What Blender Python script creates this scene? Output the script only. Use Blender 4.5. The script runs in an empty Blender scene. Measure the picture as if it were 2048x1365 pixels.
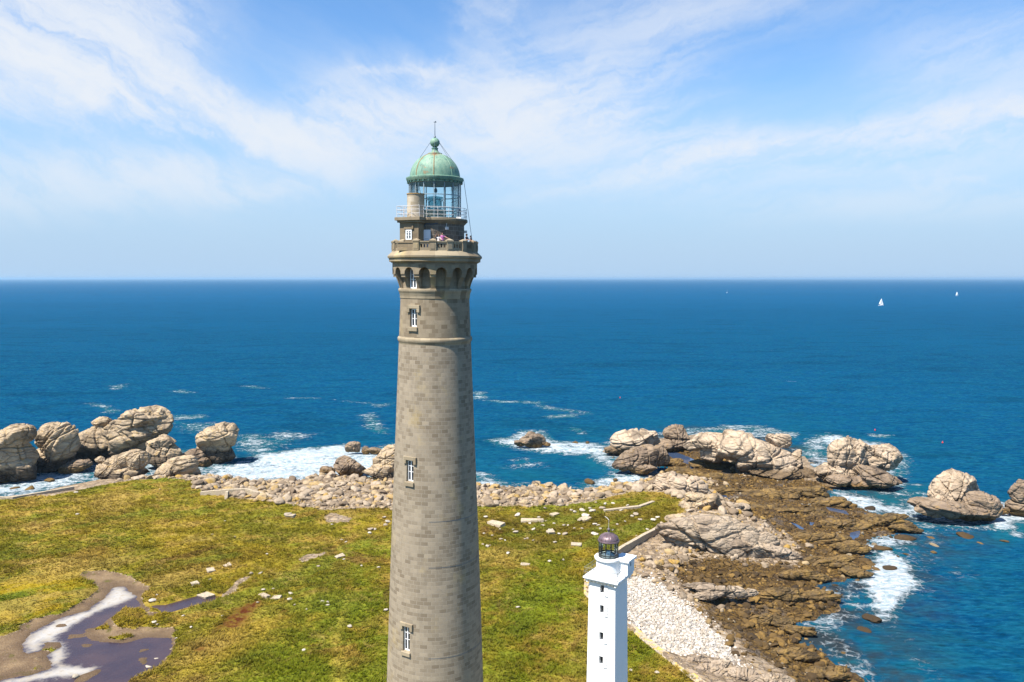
import bpy, bmesh, math, random
import numpy as np
from mathutils import Vector, Matrix
PI = math.pi
rad = math.radians
random.seed(7)
scene = bpy.context.scene
col = scene.collection

# ------------------------------------------------------------------ camera
H = 66.0                                   # drone height over the sea
F = 28.0 / 36.0 * 2048.0                   # focal length in pixels of a 2048 px wide frame
PITCH = math.atan((682.5 - 557.0) / F)
cp, sp = math.cos(PITCH), math.sin(PITCH)
cam_d = bpy.data.cameras.new('camera')
cam_d.lens = 28.0
cam_d.sensor_width = 36.0
cam_d.clip_start = 0.5
cam_d.clip_end = 200000.0
cam = bpy.data.objects.new('camera', cam_d)
col.objects.link(cam)
cam.location = (0, 0, H)
cam.rotation_euler = (PI / 2 - PITCH, 0, 0)
scene.camera = cam

# ------------------------------------------------------------------ light and exposure
SUN_EL = rad(59.5)
SUN_AZ = rad(50.0)                         # to the left of the direction tower -> camera
sun_vec = Vector((-math.sin(SUN_AZ) * math.cos(SUN_EL), -math.cos(SUN_AZ) * math.cos(SUN_EL), math.sin(SUN_EL)))
sun_d = bpy.data.lights.new('sun', 'SUN')
sun_d.energy = 5.0
sun_d.angle = rad(0.55)
sun_d.color = (1.0, 0.94, 0.85)
sun = bpy.data.objects.new('sun', sun_d)
col.objects.link(sun)
sun.rotation_euler = (-sun_vec).to_track_quat('-Z', 'Y').to_euler()
sun.location = (-60, -40, 160)
vs = scene.view_settings
vs.view_transform = 'Standard'
vs.look = 'None'
vs.exposure = 1.05
vs.gamma = 1.0
vs.use_curve_mapping = False
scene.cycles.max_bounces = 8
scene.cycles.transparent_max_bounces = 16
scene.cycles.use_denoising = True


# ------------------------------------------------------------------ node helper
class NT:
    def __init__(self, tree):
        self.t = tree
        self.n = tree.nodes
        self.l = tree.links

    def new(self, typ, **kw):
        x = self.n.new(typ)
        for k, v in kw.items():
            setattr(x, k, v)
        return x

    def put(self, sock, val):
        if val is None:
            return
        if hasattr(val, 'is_linked') or isinstance(val, bpy.types.NodeSocket):
            self.l.new(val, sock)
        else:
            if isinstance(val, (tuple, list)) and len(val) == 3 and sock.type == 'RGBA':
                val = (*val, 1.0)
            sock.default_value = val

    def math(self, op, a, b=0.0, c=None, clamp=False):
        x = self.new('ShaderNodeMath', operation=op, use_clamp=clamp)
        self.put(x.inputs[0], a)
        self.put(x.inputs[1], b)
        if c is not None:
            self.put(x.inputs[2], c)
        return x.outputs[0]

    def vmath(self, op, a, b=(0, 0, 0)):
        x = self.new('ShaderNodeVectorMath', operation=op)
        self.put(x.inputs[0], a)
        self.put(x.inputs[1], b)
        return x.outputs[0]

    def xyz(self, x, y, z):
        c = self.new('ShaderNodeCombineXYZ')
        self.put(c.inputs[0], x)
        self.put(c.inputs[1], y)
        self.put(c.inputs[2], z)
        return c.outputs[0]

    def sep(self, v):
        s = self.new('ShaderNodeSeparateXYZ')
        self.put(s.inputs[0], v)
        return s.outputs

    def noise(self, vec, scale, detail=4.0, rough=0.55, dist=0.0, col=False):
        x = self.new('ShaderNodeTexNoise')
        self.put(x.inputs['Vector'], vec)
        self.put(x.inputs['Scale'], scale)
        self.put(x.inputs['Detail'], detail)
        self.put(x.inputs['Roughness'], rough)
        self.put(x.inputs['Distortion'], dist)
        return x.outputs['Color' if col else 'Fac']

    def voronoi(self, vec, scale, feature='F1', out='Distance', rnd=1.0):
        x = self.new('ShaderNodeTexVoronoi', feature=feature)
        self.put(x.inputs['Vector'], vec)
        self.put(x.inputs['Scale'], scale)
        self.put(x.inputs['Randomness'], rnd)
        return x.outputs[out]

    def ramp(self, fac, stops, interp='LINEAR'):
        x = self.new('ShaderNodeValToRGB')
        x.color_ramp.interpolation = interp
        e = x.color_ramp.elements
        while len(e) < len(stops):
            e.new(0.5)
        for el, (p, c) in zip(e, stops):
            el.position = p
            el.color = (c, c, c, 1) if not isinstance(c, (tuple, list)) else (*c, 1)
        self.put(x.inputs[0], fac)
        return x.outputs[0]

    def mix(self, fac, a, b, mode='MIX'):
        x = self.new('ShaderNodeMix', data_type='RGBA', blend_type=mode)
        self.put(x.inputs[0], fac)
        self.put(x.inputs[6], a)
        self.put(x.inputs[7], b)
        return x.outputs[2]

    def smooth(self, v, a, b):
        x = self.new('ShaderNodeMapRange', interpolation_type='SMOOTHSTEP')
        self.put(x.inputs[0], v)
        self.put(x.inputs[1], a)
        self.put(x.inputs[2], b)
        return x.outputs[0]

    def attr(self, name):
        return self.new('ShaderNodeAttribute', attribute_name=name).outputs['Fac']

    def mapv(self, vec, scale=(1, 1, 1), rot=(0, 0, 0), loc=(0, 0, 0)):
        x = self.new('ShaderNodeMapping')
        self.put(x.inputs['Vector'], vec)
        x.inputs['Location'].default_value = loc
        x.inputs['Rotation'].default_value = rot
        x.inputs['Scale'].default_value = scale
        return x.outputs[0]

    def bump(self, h, strength=0.5, dist=0.1, normal=None):
        x = self.new('ShaderNodeBump')
        self.put(x.inputs['Strength'], strength)
        self.put(x.inputs['Distance'], dist)
        self.put(x.inputs['Height'], h)
        if normal is not None:
            self.put(x.inputs['Normal'], normal)
        return x.outputs[0]


def material(name):
    m = bpy.data.materials.new(name)
    m.use_nodes = True
    nt = NT(m.node_tree)
    nt.n.clear()
    out = nt.new('ShaderNodeOutputMaterial')
    b = nt.new('ShaderNodeBsdfPrincipled')
    nt.l.new(b.outputs[0], out.inputs[0])
    return m, nt, b, out


# ------------------------------------------------------------------ sky
world = bpy.data.worlds.new('World')
scene.world = world
world.use_nodes = True
wn = NT(world.node_tree)
wn.n.clear()
w_out = wn.new('ShaderNodeOutputWorld')
bg = wn.new('ShaderNodeBackground')
wn.l.new(bg.outputs[0], w_out.inputs[0])
sky = wn.new('ShaderNodeTexSky', sky_type='NISHITA')
sky.sun_disc = False
sky.sun_elevation = SUN_EL
sky.sun_rotation = math.atan2(sun_vec.x, sun_vec.y)
sky.altitude = 60
sky.air_density = 1.0
sky.dust_density = 0.4
sky.ozone_density = 2.2
SKY_STRENGTH = 0.08
bg.inputs['Strength'].default_value = SKY_STRENGTH
dirv = wn.vmath('NORMALIZE', wn.new('ShaderNodeTexCoord').outputs['Generated'])
dx, dy, dz = wn.sep(dirv)
az = wn.math('ARCTAN2', dx, dy)
el = wn.math('ARCSINE', dz)
uv = wn.xyz(az, el, 0.0)                       # compass direction and elevation, in radians


def sky_dir(px, py):
    u, v = (px - 1024) / F, (py - 682.5) / F
    x, y, z = u, cp - v * sp, -sp - v * cp
    return math.atan2(x, y), math.atan2(z, math.hypot(x, y))


def cloud_blob(x0, y0, x1, y1, width, amp, hard=1.0, ragged=0.0):
    """an elongated patch of cloud between two directions of the sky; returns its density"""
    a0, e0 = sky_dir(x0, y0)
    a1, e1 = sky_dir(x1, y1)
    ca, ce = (a0 + a1) / 2, (e0 + e1) / 2
    ln = math.hypot(a1 - a0, e1 - e0) / 2
    th = math.atan2(e1 - e0, a1 - a0)
    w = width / F
    src = uvw if ragged == 0 else uvr
    d = wn.vmath('SUBTRACT', src, (ca, ce, 0))
    r = wn.mapv(d, rot=(0, 0, -th))
    sx, sy, _ = wn.sep(r)
    q = wn.math('ADD', wn.math('POWER', wn.math('ABSOLUTE', wn.math('DIVIDE', sx, ln)), 3.0),
                wn.math('POWER', wn.math('ABSOLUTE', wn.math('DIVIDE', sy, w)), 2.0))
    g = wn.math('EXPONENT', wn.math('MULTIPLY', q, -hard))
    return wn.math('MULTIPLY', g, amp)


warp = wn.vmath('SUBTRACT', wn.noise(uv, 5.0, 5, 0.6, col=True), (0.5, 0.5, 0.5))
uvw = wn.vmath('ADD', uv, wn.vmath('MULTIPLY', warp, (0.14, 0.06, 0)))
warp2 = wn.vmath('SUBTRACT', wn.noise(uv, 16.0, 6, 0.62, col=True), (0.5, 0.5, 0.5))
uvr = wn.vmath('ADD', uvw, wn.vmath('MULTIPLY', warp2, (0.14, 0.075, 0)))
blobs = [
    (-160, 30, 380, 70, 110, 0.95, 1.0, 0), (-60, 70, 330, 230, 34, 0.75, 1.0, 1), (230, 110, 650, 305, 32, 0.95, 1.0, 1),
    (-40, 95, 370, 250, 20, 0.65, 1.0, 1), (560, 220, 760, 330, 50, 0.55, 1.0, 1), (300, 215, 420, 260, 16, 0.35, 1.0, 1), (-100, 180, 200, 215, 30, 0.4, 1.0, 1),
    (-300, 355, 520, 368, 50, 0.95, 1.0, 0), (380, 385, 640, 370, 20, 0.4, 1.0, 1),
    (620, 240, 1220, 245, 80, 0.95, 1.0, 0), (680, 150, 980, 126, 14, 0.45, 1.0, 1), (950, 210, 1380, 215, 80, 0.35, 1.0, 0),
    (960, 150, 1480, 10, 70, 0.24, 1.0, 0), (985, 404, 1440, 312, 12, 0.42, 1.0, 0),
    (1330, 322, 2300, 165, 22, 0.75, 1.0, 0), (1150, 365, 2300, 230, 52, 0.36, 1.0, 0), (1450, 430, 2300, 366, 26, 0.40, 1.0, 0),
    (1780, 350, 2000, 345, 9, 0.25, 1.0, 1), (1750, 130, 2400, 90, 70, 0.26, 1.0, 0), (1150, 40, 1800, -40, 50, 0.16, 1.0, 0),
    (1290, 285, 1500, 262, 14, 0.28, 1.0, 0), (900, 40, 1050, 20, 50, 0.25, 1.0, 1),
]
dens = None
for b_ in blobs:
    v_ = cloud_blob(*b_)
    dens = v_ if dens is None else wn.math('ADD', dens, v_)
# streaky texture of the cirrus, drawn out along the wind
def streaks(vec, ang, sc, scale, det):
    return wn.noise(wn.mapv(wn.mapv(vec, rot=(0, 0, rad(-ang))), scale=sc), scale, det, 0.58)


side_w = wn.smooth(az, -0.30, 0.22)
def fan(vec, sc, scale, det):
    a = streaks(vec, -27, sc, scale, det)
    c = streaks(vec, 13, sc, scale, det)
    return wn.math('ADD', wn.math('MULTIPLY', a, wn.math('SUBTRACT', 1.0, side_w)), wn.math('MULTIPLY', c, side_w))


st = fan(uvw, (1.0, 7.0, 1), 3.2, 7)
st2 = fan(uvr, (2.0, 9.0, 1), 7.0, 6)
tex = wn.math('ADD', wn.math('MULTIPLY', st, 0.68), wn.math('MULTIPLY', st2, 0.32))
veil = wn.smooth(fan(uvw, (0.8, 4.0, 1), 2.3, 6), 0.40, 0.75)
dens = wn.math('MULTIPLY', dens, wn.math('MULTIPLY', wn.math('ADD', 0.22, wn.smooth(tex, 0.37, 0.62)), 1.45))
dens = wn.math('ADD', dens, wn.math('MULTIPLY', wn.math('MULTIPLY', veil, 0.13), wn.smooth(dy, 0.2, 0.7)))
cover = wn.math('SUBTRACT', 1.0, wn.math('EXPONENT', wn.math('MULTIPLY', dens, -1.55)))
cover = wn.math('MULTIPLY', cover, wn.math('MULTIPLY', wn.smooth(dz, 0.0, 0.16), wn.smooth(dy, 0.0, 0.4)))
sky_col = wn.mix(1.0, sky.outputs[0], (0.72, 1.0, 1.22), 'MULTIPLY')
sky_col = wn.mix(wn.math('MULTIPLY', wn.smooth(dz, 0.30, 0.0), wn.smooth(dy, 0.0, 0.6)), sky_col, (2.9, 4.0, 5.3))   # sea haze whitens the low sky
CLOUD = (5.0, 5.3, 5.75)
final = wn.mix(cover, sky_col, CLOUD)
wn.l.new(final, bg.inputs['Color'])


# ------------------------------------------------------------------ geometry helpers
def ray(px, py):
    u, v = (px - 1024) / F, (py - 682.5) / F
    return u, cp - v * sp, -sp - v * cp


def on_z(px, py, z=0.0):
    x, y, d = ray(px, py)
    t = (z - H) / d
    return x * t, y * t


def on_y(px, py, Y):
    x, y, d = ray(px, py)
    t = Y / y
    return Vector((x * t, Y, H + d * t))


def mpp(py, Y):
    """metres per photo pixel at ground distance Y on that row"""
    return Y / ray(1024, py)[1] / F


def poly_z(pts, z):
    return np.array([on_z(a, b, z) for a, b in pts])


def link(o, parent=None):
    col.objects.link(o)
    if parent is not None:
        o.parent = parent
    return o


def tag(o, label=None, cat=None, group=None, kind=None):
    if label:
        o['label'] = label
    if cat:
        o['category'] = cat
    if group:
        o['group'] = group
    if kind:
        o['kind'] = kind
    return o


def empty(name, loc, rz=0.0):
    o = bpy.data.objects.new(name, None)
    o.empty_display_size = 0.5
    link(o)
    o.location = loc
    o.rotation_euler = (0, 0, rz)
    return o


def np_mesh(name, V, Fq, smooth=True):
    """mesh from numpy arrays: V n x 3, Fq m x 3 or m x 4 (or a list of both kinds)"""
    me = bpy.data.meshes.new(name)
    Fs = Fq if isinstance(Fq, list) else [Fq]
    Fs = [np.asarray(f, dtype=np.int32) for f in Fs if len(f)]
    loops = np.concatenate([f.ravel() for f in Fs])
    tot = np.concatenate([np.full(len(f), f.shape[1], dtype=np.int32) for f in Fs])
    start = np.concatenate([[0], np.cumsum(tot)[:-1]]).astype(np.int32)
    me.vertices.add(len(V))
    me.vertices.foreach_set('co', np.asarray(V, dtype=np.float32).ravel())
    me.loops.add(len(loops))
    me.loops.foreach_set('vertex_index', loops)
    me.polygons.add(len(tot))
    me.polygons.foreach_set('loop_start', start)
    me.polygons.foreach_set('loop_total', tot)
    me.polygons.foreach_set('use_smooth', np.full(len(tot), smooth, dtype=bool))
    me.update(calc_edges=True)
    return me


def set_attr(me, name, arr):
    a = me.attributes.new(name, 'FLOAT', 'POINT')
    a.data.foreach_set('value', np.asarray(arr, dtype=np.float32).ravel())


class MB:
    """collects boxes, bars, tubes, lathes; build() links them as ONE mesh object"""
    def __init__(self):
        self.v, self.f = [], []

    def add(self, vs_, fs_):
        k = len(self.v)
        self.v += [tuple(p) for p in vs_]
        self.f += [tuple(i + k for i in f) for f in fs_]

    def hexa(self, p):
        self.add(p, [(0, 3, 2, 1), (4, 5, 6, 7), (0, 1, 5, 4), (1, 2, 6, 5), (2, 3, 7, 6), (3, 0, 4, 7)])

    def box(self, x0, x1, y0, y1, z0, z1):
        self.hexa([(x0, y0, z0), (x1, y0, z0), (x1, y1, z0), (x0, y1, z0), (x0, y0, z1), (x1, y0, z1), (x1, y1, z1), (x0, y1, z1)])

    def fbox(self, fr, t0, t1, n0, n1, z0, z1):
        """box in a frame fr = (origin, tangent, normal)"""
        o, t, n = fr
        def P(a, b, c):
            return (o[0] + t[0] * a + n[0] * b, o[1] + t[1] * a + n[1] * b, o[2] + c)
        self.hexa([P(t0, n1, z0), P(t1, n1, z0), P(t1, n0, z0), P(t0, n0, z0), P(t0, n1, z1), P(t1, n1, z1), P(t1, n0, z1), P(t0, n0, z1)])

    def tube(self, pts, r, seg=8, caps=True):
        pts = [Vector(p) for p in pts]
        rs = r if isinstance(r, (list, tuple)) else [r] * len(pts)
        rings = []
        for i, p in enumerate(pts):
            d = (pts[min(i + 1, len(pts) - 1)] - pts[max(i - 1, 0)]).normalized()
            a = d.cross(Vector((0, 0, 1)))
            if a.length < 1e-3:
                a = d.cross(Vector((1, 0, 0)))
            a.normalize()
            b = a.cross(d)
            rings.append([p + (a * math.cos(2 * PI * k / seg) + b * math.sin(2 * PI * k / seg)) * rs[i] for k in range(seg)])
        vs_ = [q for rg in rings for q in rg]
        fs_ = []
        for i in range(len(pts) - 1):
            for k in range(seg):
                k2 = (k + 1) % seg
                fs_.append((i * seg + k, i * seg + k2, (i + 1) * seg + k2, (i + 1) * seg + k))
        if caps:
            fs_.append(tuple(range(seg))[::-1])
            fs_.append(tuple((len(pts) - 1) * seg + k for k in range(seg)))
        self.add(vs_, fs_)

    def lathe(self, prof, seg=96, a0=0.0, a1=2 * PI, cx=0.0, cy=0.0):
        """prof: (r, z) from bottom to top; angle 0 looks to -y, growing to +x"""
        full = abs(a1 - a0 - 2 * PI) < 1e-6
        n = seg if full else seg + 1
        vs_, fs_ = [], []
        for r, z in prof:
            for k in range(n):
                a = a0 + (a1 - a0) * k / seg
                vs_.append((cx + math.sin(a) * r, cy - math.cos(a) * r, z))
        for i in range(len(prof) - 1):
            for k in range(seg):
                k2 = (k + 1) % n
                fs_.append((i * n + k, i * n + k2, (i + 1) * n + k2, (i + 1) * n + k))
        self.add(vs_, fs_)

    def build(self, name, m, parent=None, smooth=None, bevel=0.0):
        me = bpy.data.meshes.new(name)
        me.from_pydata([tuple(p) for p in self.v], [], self.f)
        if smooth is not None:
            me.polygons.foreach_set('use_smooth', [True] * len(me.polygons))
            me.set_sharp_from_angle(angle=rad(smooth))
        me.materials.append(m)
        o = link(bpy.data.objects.new(name, me), parent)
        if bevel > 0:
            bv = o.modifiers.new('bevel', 'BEVEL')
            bv.width = bevel
            bv.segments = 2
            bv.limit_method = 'ANGLE'
        return o


# ------------------------------------------------------------------ noise in numpy
_rs = np.random.RandomState(11)
_perm = _rs.permutation(512).astype(np.int64)
_perm = np.concatenate([_perm, _perm, _perm])
_grad = _rs.normal(size=(512, 3))
_grad /= np.linalg.norm(_grad, axis=1)[:, None]


def perlin(P):
    P = np.asarray(P, dtype=np.float64)
    i = np.floor(P).astype(np.int64)
    f = P - i
    u = f * f * f * (f * (f * 6 - 15) + 10)
    i &= 511
    out = np.zeros(len(P))
    for cx in (0, 1):
        wx = u[:, 0] if cx else 1 - u[:, 0]
        for cy in (0, 1):
            wy = u[:, 1] if cy else 1 - u[:, 1]
            for cz in (0, 1):
                wz = u[:, 2] if cz else 1 - u[:, 2]
                h = _perm[_perm[_perm[(i[:, 0] + cx) & 511] + ((i[:, 1] + cy) & 511)] + ((i[:, 2] + cz) & 511)]
                g = _grad[h]
                d = f - np.array([cx, cy, cz])
                out += wx * wy * wz * (g * d).sum(1)
    return out


def fbm(P, oct=4, gain=0.5, lac=2.03, ridged=False):
    P = np.asarray(P, dtype=np.float64)
    a, s, t = 1.0, np.zeros(len(P)), 0.0
    for k in range(oct):
        n = perlin(P + 17.3 * k)
        s += a * ((1 - 2 * np.abs(n)) if ridged else n)
        t += a
        a *= gain
        P = P * lac
    return s / t


def xy3(x, y, s, off=0.0):
    return np.stack([x * s + off, y * s + off * 1.7, np.full(len(x), off * 0.37 + 0.31)], 1)


def smoothstep(x, a, b):
    t = np.clip((x - a) / (b - a), 0, 1)
    return t * t * (3 - 2 * t)


def sdf(poly, x, y):
    """signed distance to a closed polygon: positive inside"""
    poly = np.asarray(poly)
    d2 = np.full(len(x), 1e18)
    ins = np.zeros(len(x), dtype=bool)
    n = len(poly)
    for k in range(n):
        ax, ay = poly[k]
        bx, by = poly[(k + 1) % n]
        ex, ey = bx - ax, by - ay
        wx, wy = x - ax, y - ay
        t = np.clip((wx * ex + wy * ey) / (ex * ex + ey * ey + 1e-12), 0, 1)
        d2 = np.minimum(d2, (wx - ex * t) ** 2 + (wy - ey * t) ** 2)
        c = (ay > y) != (by > y)
        xi = ax + (y - ay) / (by - ay if by != ay else 1e-12) * ex
        ins ^= c & (x < xi)
    d = np.sqrt(d2)
    return np.where(ins, d, -d)


_ico = {}


def ico(level):
    if level not in _ico:
        bm = bmesh.new()
        bmesh.ops.create_icosphere(bm, subdivisions=level, radius=1.0)
        V = np.array([v.co[:] for v in bm.verts])
        T = np.array([[v.index for v in f.verts] for f in bm.faces])
        bm.free()
        _ico[level] = (V / np.linalg.norm(V, axis=1)[:, None], T)
    return _ico[level]


# ------------------------------------------------------------------ outlines of the ground, given where they meet the photo and laid on the ground plane
def z5(a, b):
    return [(x / 4.096 + a, y / 4.096 + b) for x, y in ()]


def Zm(pts, s, ox, oy):
    return [(x / s + ox, y / s + oy) for x, y in pts]


coast = poly_z([(-700, 1012), (-60, 1008), (0, 1000), (60, 990), (120, 975), (190, 962), (230, 950), (300, 962), (380, 962), (400, 948), (440, 957), (520, 965), (600, 960),
                (650, 948), (730, 955), (800, 952), (960, 970), (1040, 972), (1110, 968), (1160, 984), (1200, 975), (1260, 970), (1310, 950), (1300, 938), (1250, 930),
                (1218, 918), (1208, 902), (1240, 886), (1330, 876), (1400, 868), (1500, 872), (1600, 908), (1650, 945), (1668, 962), (1690, 978), (1690, 990),
                (1660, 1000), (1740, 1022), (1790, 1036), (1838, 1054), (1800, 1072), (1745, 1082), (1722, 1106), (1745, 1136), (1725, 1160), (1668, 1178),
                (1690, 1200), (1640, 1235), (1612, 1252), (1640, 1285), (1668, 1318), (1700, 1345), (1740, 1390), (1800, 1600), (1900, 2000), (1900, 2700),
                (-1500, 2700), (-900, 1400)], 0.0)
meadow = poly_z([(-700, 1015), (-40, 1000), (0, 998), (104, 993), (150, 985), (235, 966), (330, 958), (380, 962), (402, 985), (470, 998), (560, 1008), (650, 1022),
                 (785, 1018), (960, 1015), (1060, 1016), (1150, 1010), (1210, 1000), (1270, 984), (1340, 988), (1372, 1008), (1366, 1030), (1322, 1052), (1252, 1092),
                 (1195, 1150), (1178, 1185), (1180, 1215), (1255, 1258), (1330, 1318), (1392, 1368), (1500, 1500), (1600, 1900), (1600, 2700), (-1500, 2700), (-900, 1400)], 5.0)
weedy = poly_z([(1305, 945), (1210, 925), (1210, 905), (1290, 900), (1360, 885), (1430, 872), (1490, 950), (1640, 960), (1700, 980), (1850, 1050), (1760, 1090), (1760, 1140),
                (1700, 1190), (1650, 1240), (1680, 1290), (1780, 1400), (1640, 1420), (1560, 1340), (1490, 1320), (1480, 1290), (1430, 1240), (1380, 1195), (1350, 1150),
                (1400, 1132), (1600, 1128), (1590, 1090), (1480, 1030), (1432, 1000), (1425, 965), (1330, 940)], 1.2)
shingle = poly_z([(1235, 1150), (1290, 1155), (1330, 1175), (1375, 1205), (1420, 1250), (1465, 1295), (1478, 1325), (1440, 1320), (1400, 1312), (1360, 1320), (1325, 1312), (1255, 1256), (1200, 1200)], 3.6)
P5 = (4.096, 0, 1050)
mud = poly_z(Zm([(640, 385), (900, 390), (1090, 435), (1230, 515), (1170, 570), (1180, 660), (1250, 700), (1330, 720), (1220, 800), (1180, 850), (1440, 840), (1450, 960), (1400, 1100), (1300, 1170),
                 (1100, 1260), (1000, 1400), (-300, 1500), (-300, 990), (60, 920), (250, 790), (500, 740), (650, 650), (810, 540), (720, 460)], *P5), 4.7)
water_p = poly_z(Zm([(930, 510), (1030, 510), (1130, 590), (1160, 670), (1000, 700), (900, 770), (830, 830), (720, 860), (700, 900), (750, 950), (1000, 970), (1200, 920), (1430, 920), (1420, 1000),
                     (1380, 1100), (1250, 1200), (1060, 1290), (900, 1500), (-300, 1500), (-50, 1290), (430, 1180), (380, 1070), (490, 1000), (490, 960), (360, 960), (350, 1030), (220, 1060), (170, 970),
                     (260, 880), (500, 760), (720, 700), (850, 600)], *P5), 4.62)
scum_p = poly_z(Zm([(930, 510), (1030, 510), (1130, 590), (1020, 640), (800, 720), (600, 830), (450, 940), (540, 990), (550, 1080), (480, 1140), (820, 1160), (760, 1230), (-50, 1330), (-300, 1400), (-50, 1290),
                    (430, 1180), (380, 1070), (490, 1000), (360, 960), (350, 1030), (220, 1060), (170, 970), (260, 880), (500, 760), (720, 700), (850, 600)], *P5), 4.62)
stream_p = poly_z(Zm([(1180, 665), (1400, 645), (1540, 600), (1700, 560), (1815, 590), (1740, 640), (1600, 675), (1400, 735), (1320, 725)], *P5), 4.62)
islet_p = [poly_z(Zm(p, *P5), 4.7) for p in ([(580, 900), (680, 890), (690, 915), (560, 925)], [(670, 975), (750, 975), (740, 1000), (680, 1000)], [(450, 820), (540, 805), (550, 825), (470, 840)],
                                             [(820, 1170), (825, 1200), (700, 1280), (600, 1290), (640, 1240)], [(1140, 1020), (1230, 1015), (1150, 1040)], [(1140, 1090), (1195, 1090), (1180, 1140)])]
lush_p = poly_z(Zm([(-300, 430), (300, 390), (640, 390), (720, 480), (810, 540), (650, 650), (500, 740), (250, 790), (60, 920), (-300, 960)], *P5), 5.0)
red_p = [poly_z(p, 5.0) for p in ([(458, 1228), (490, 1212), (534, 1199), (512, 1225), (483, 1257), (427, 1264), (440, 1249)], [(381, 1300), (400, 1291), (424, 1291), (416, 1302), (398, 1306)],
                                  [(552, 1226), (572, 1222), (570, 1229)])]
dry_p = poly_z([(300, 1400), (400, 1295), (540, 1200), (606, 1212), (560, 1260), (450, 1340), (360, 1400)], 5.0)
green_p = [poly_z(p, 5.0) for p in ([(590, 1240), (700, 1130), (785, 1090), (785, 1400), (420, 1400)], [(960, 1130), (1080, 1120), (1178, 1170), (1180, 1420), (960, 1420)], [(1258, 1275), (1395, 1385), (1250, 1420)],
                                    [(655, 1050), (695, 1052), (700, 1066), (665, 1062)])]
dark_p = [poly_z(p, 5.0) for p in ([(955, 1032), (1060, 1030), (1200, 1010), (1360, 1018), (1320, 1050), (1250, 1088), (1180, 1098), (1050, 1088), (955, 1075)], [(345, 975), (385, 972), (390, 985), (350, 990)],
                                   [(640, 1016), (785, 1016), (785, 1026), (650, 1032)])]
bare_p = [poly_z(p, 5.0) for p in ([(591, 1122), (618, 1110), (650, 1103), (640, 1112), (606, 1128)], [(648, 1036), (662, 1026), (705, 1036), (700, 1044), (655, 1046)], [(440, 1196), (480, 1160), (500, 1158), (470, 1185)],
                                   [(1290, 1085), (1330, 1058), (1350, 1072), (1310, 1100)])]
path_p = poly_z([(664, 1275), (678, 1255), (690, 1200), (700, 1195), (686, 1240), (676, 1300), (700, 1400), (672, 1400)], 5.0)
pools = [(poly_z(p, z), z) for p, z in (([(1325, 902), (1345, 903), (1372, 912), (1398, 924), (1392, 930), (1375, 928), (1345, 916)], 0.75), ([(1440, 988), (1452, 990), (1464, 1003), (1458, 1008), (1446, 998)], 1.3),
                                        ([(1488, 1036), (1508, 1030), (1506, 1038), (1492, 1043)], 1.2), ([(1575, 1042), (1592, 1048), (1612, 1060), (1600, 1058)], 1.0), ([(1647, 1013), (1690, 1022), (1698, 1030), (1660, 1022)], 0.8),
                                        ([(1700, 1066), (1720, 1062), (1716, 1078), (1700, 1080)], 0.7), ([(1728, 1026), (1736, 1030), (1738, 1036), (1730, 1034)], 0.6), ([(1378, 932), (1390, 934), (1384, 939)], 0.8),
                                        ([(1614, 1044), (1628, 1046), (1622, 1052)], 1.0))]

# ------------------------------------------------------------------ the ground as one sheet
GX0, GY0, GS = -240.0, 46.0, 0.6
gx = np.arange(GX0, 241.0, GS)
gy = np.arange(GY0, 425.0, GS)
NX, NY = len(gx), len(gy)
XX, YY = np.meshgrid(gx, gy)
X, Y = XX.ravel(), YY.ravel()
wob = fbm(xy3(X, Y, 1 / 14.0), 4) * 7.0
wob2 = fbm(xy3(X, Y, 1 / 4.0, 5.0), 3) * 2.2
dC0 = sdf(coast, X, Y)
s_weed = sdf(weedy, X, Y) + wob * 0.8 + wob2 * 0.8
m_weed = smoothstep(s_weed, -5, 5)
dC = dC0 + (wob * 1.2 + wob2 * 1.8) * (0.25 + 0.75 * m_weed)
dG0 = sdf(meadow, X, Y)
dG = dG0 + wob2 * 1.1
t_ = np.clip(dC, 0, None) / (np.clip(dC, 0, None) + np.clip(-dG0, 0, None) + 1e-3)
hill = fbm(xy3(X, Y, 1 / 45.0, 3.0), 3)
h = 5.0 * t_ ** 1.25
h = np.where(dG0 > 0, 5.0, h)
m_grass = smoothstep(dG, -1.2, 1.2)
h += m_grass * smoothstep(dG0, 0, 25) * (hill * 1.5 + fbm(xy3(X, Y, 1 / 9.0, 9.0), 3) * 0.5)
tuft = fbm(xy3(X, Y, 1 / 1.9, 21.0), 3)
h += m_grass * (tuft * 0.75 + 0.5 * np.clip(fbm(xy3(X, Y, 1 / 4.5, 27.0), 3), 0, 1))
m_shing = smoothstep(sdf(shingle, X, Y) + wob * 0.5 + wob2, -2.5, 2.5) * (1 - m_grass)
h = h * (1 - m_shing) + np.minimum(h, 3.5) * m_shing
m_low = smoothstep(sdf(poly_z([(1198, 1150), (1240, 1109), (1285, 1083), (1327, 1062), (1400, 1085), (1385, 1150), (1340, 1180), (1240, 1170)], 4.2), X, Y), -0.35, 0.5)
m_grass = m_grass * (1 - m_low)
h = h * (1 - m_low) + np.minimum(h, 3.3) * m_low
# weed-covered flats: low, lumpy
lump = 1 - 2 * np.abs(fbm(xy3(X, Y, 1 / 7.0, 31.0), 4, 0.6))
lump2 = fbm(xy3(X, Y, 1 / 2.6, 41.0), 3, 0.6, ridged=True)
hw_ = 0.25 + 1.1 * smoothstep(dC, 2, 30) + (lump - 0.5) * 1.9 + lump2 * 0.8
h = h * (1 - m_weed) + np.minimum(h, hw_) * m_weed
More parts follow.
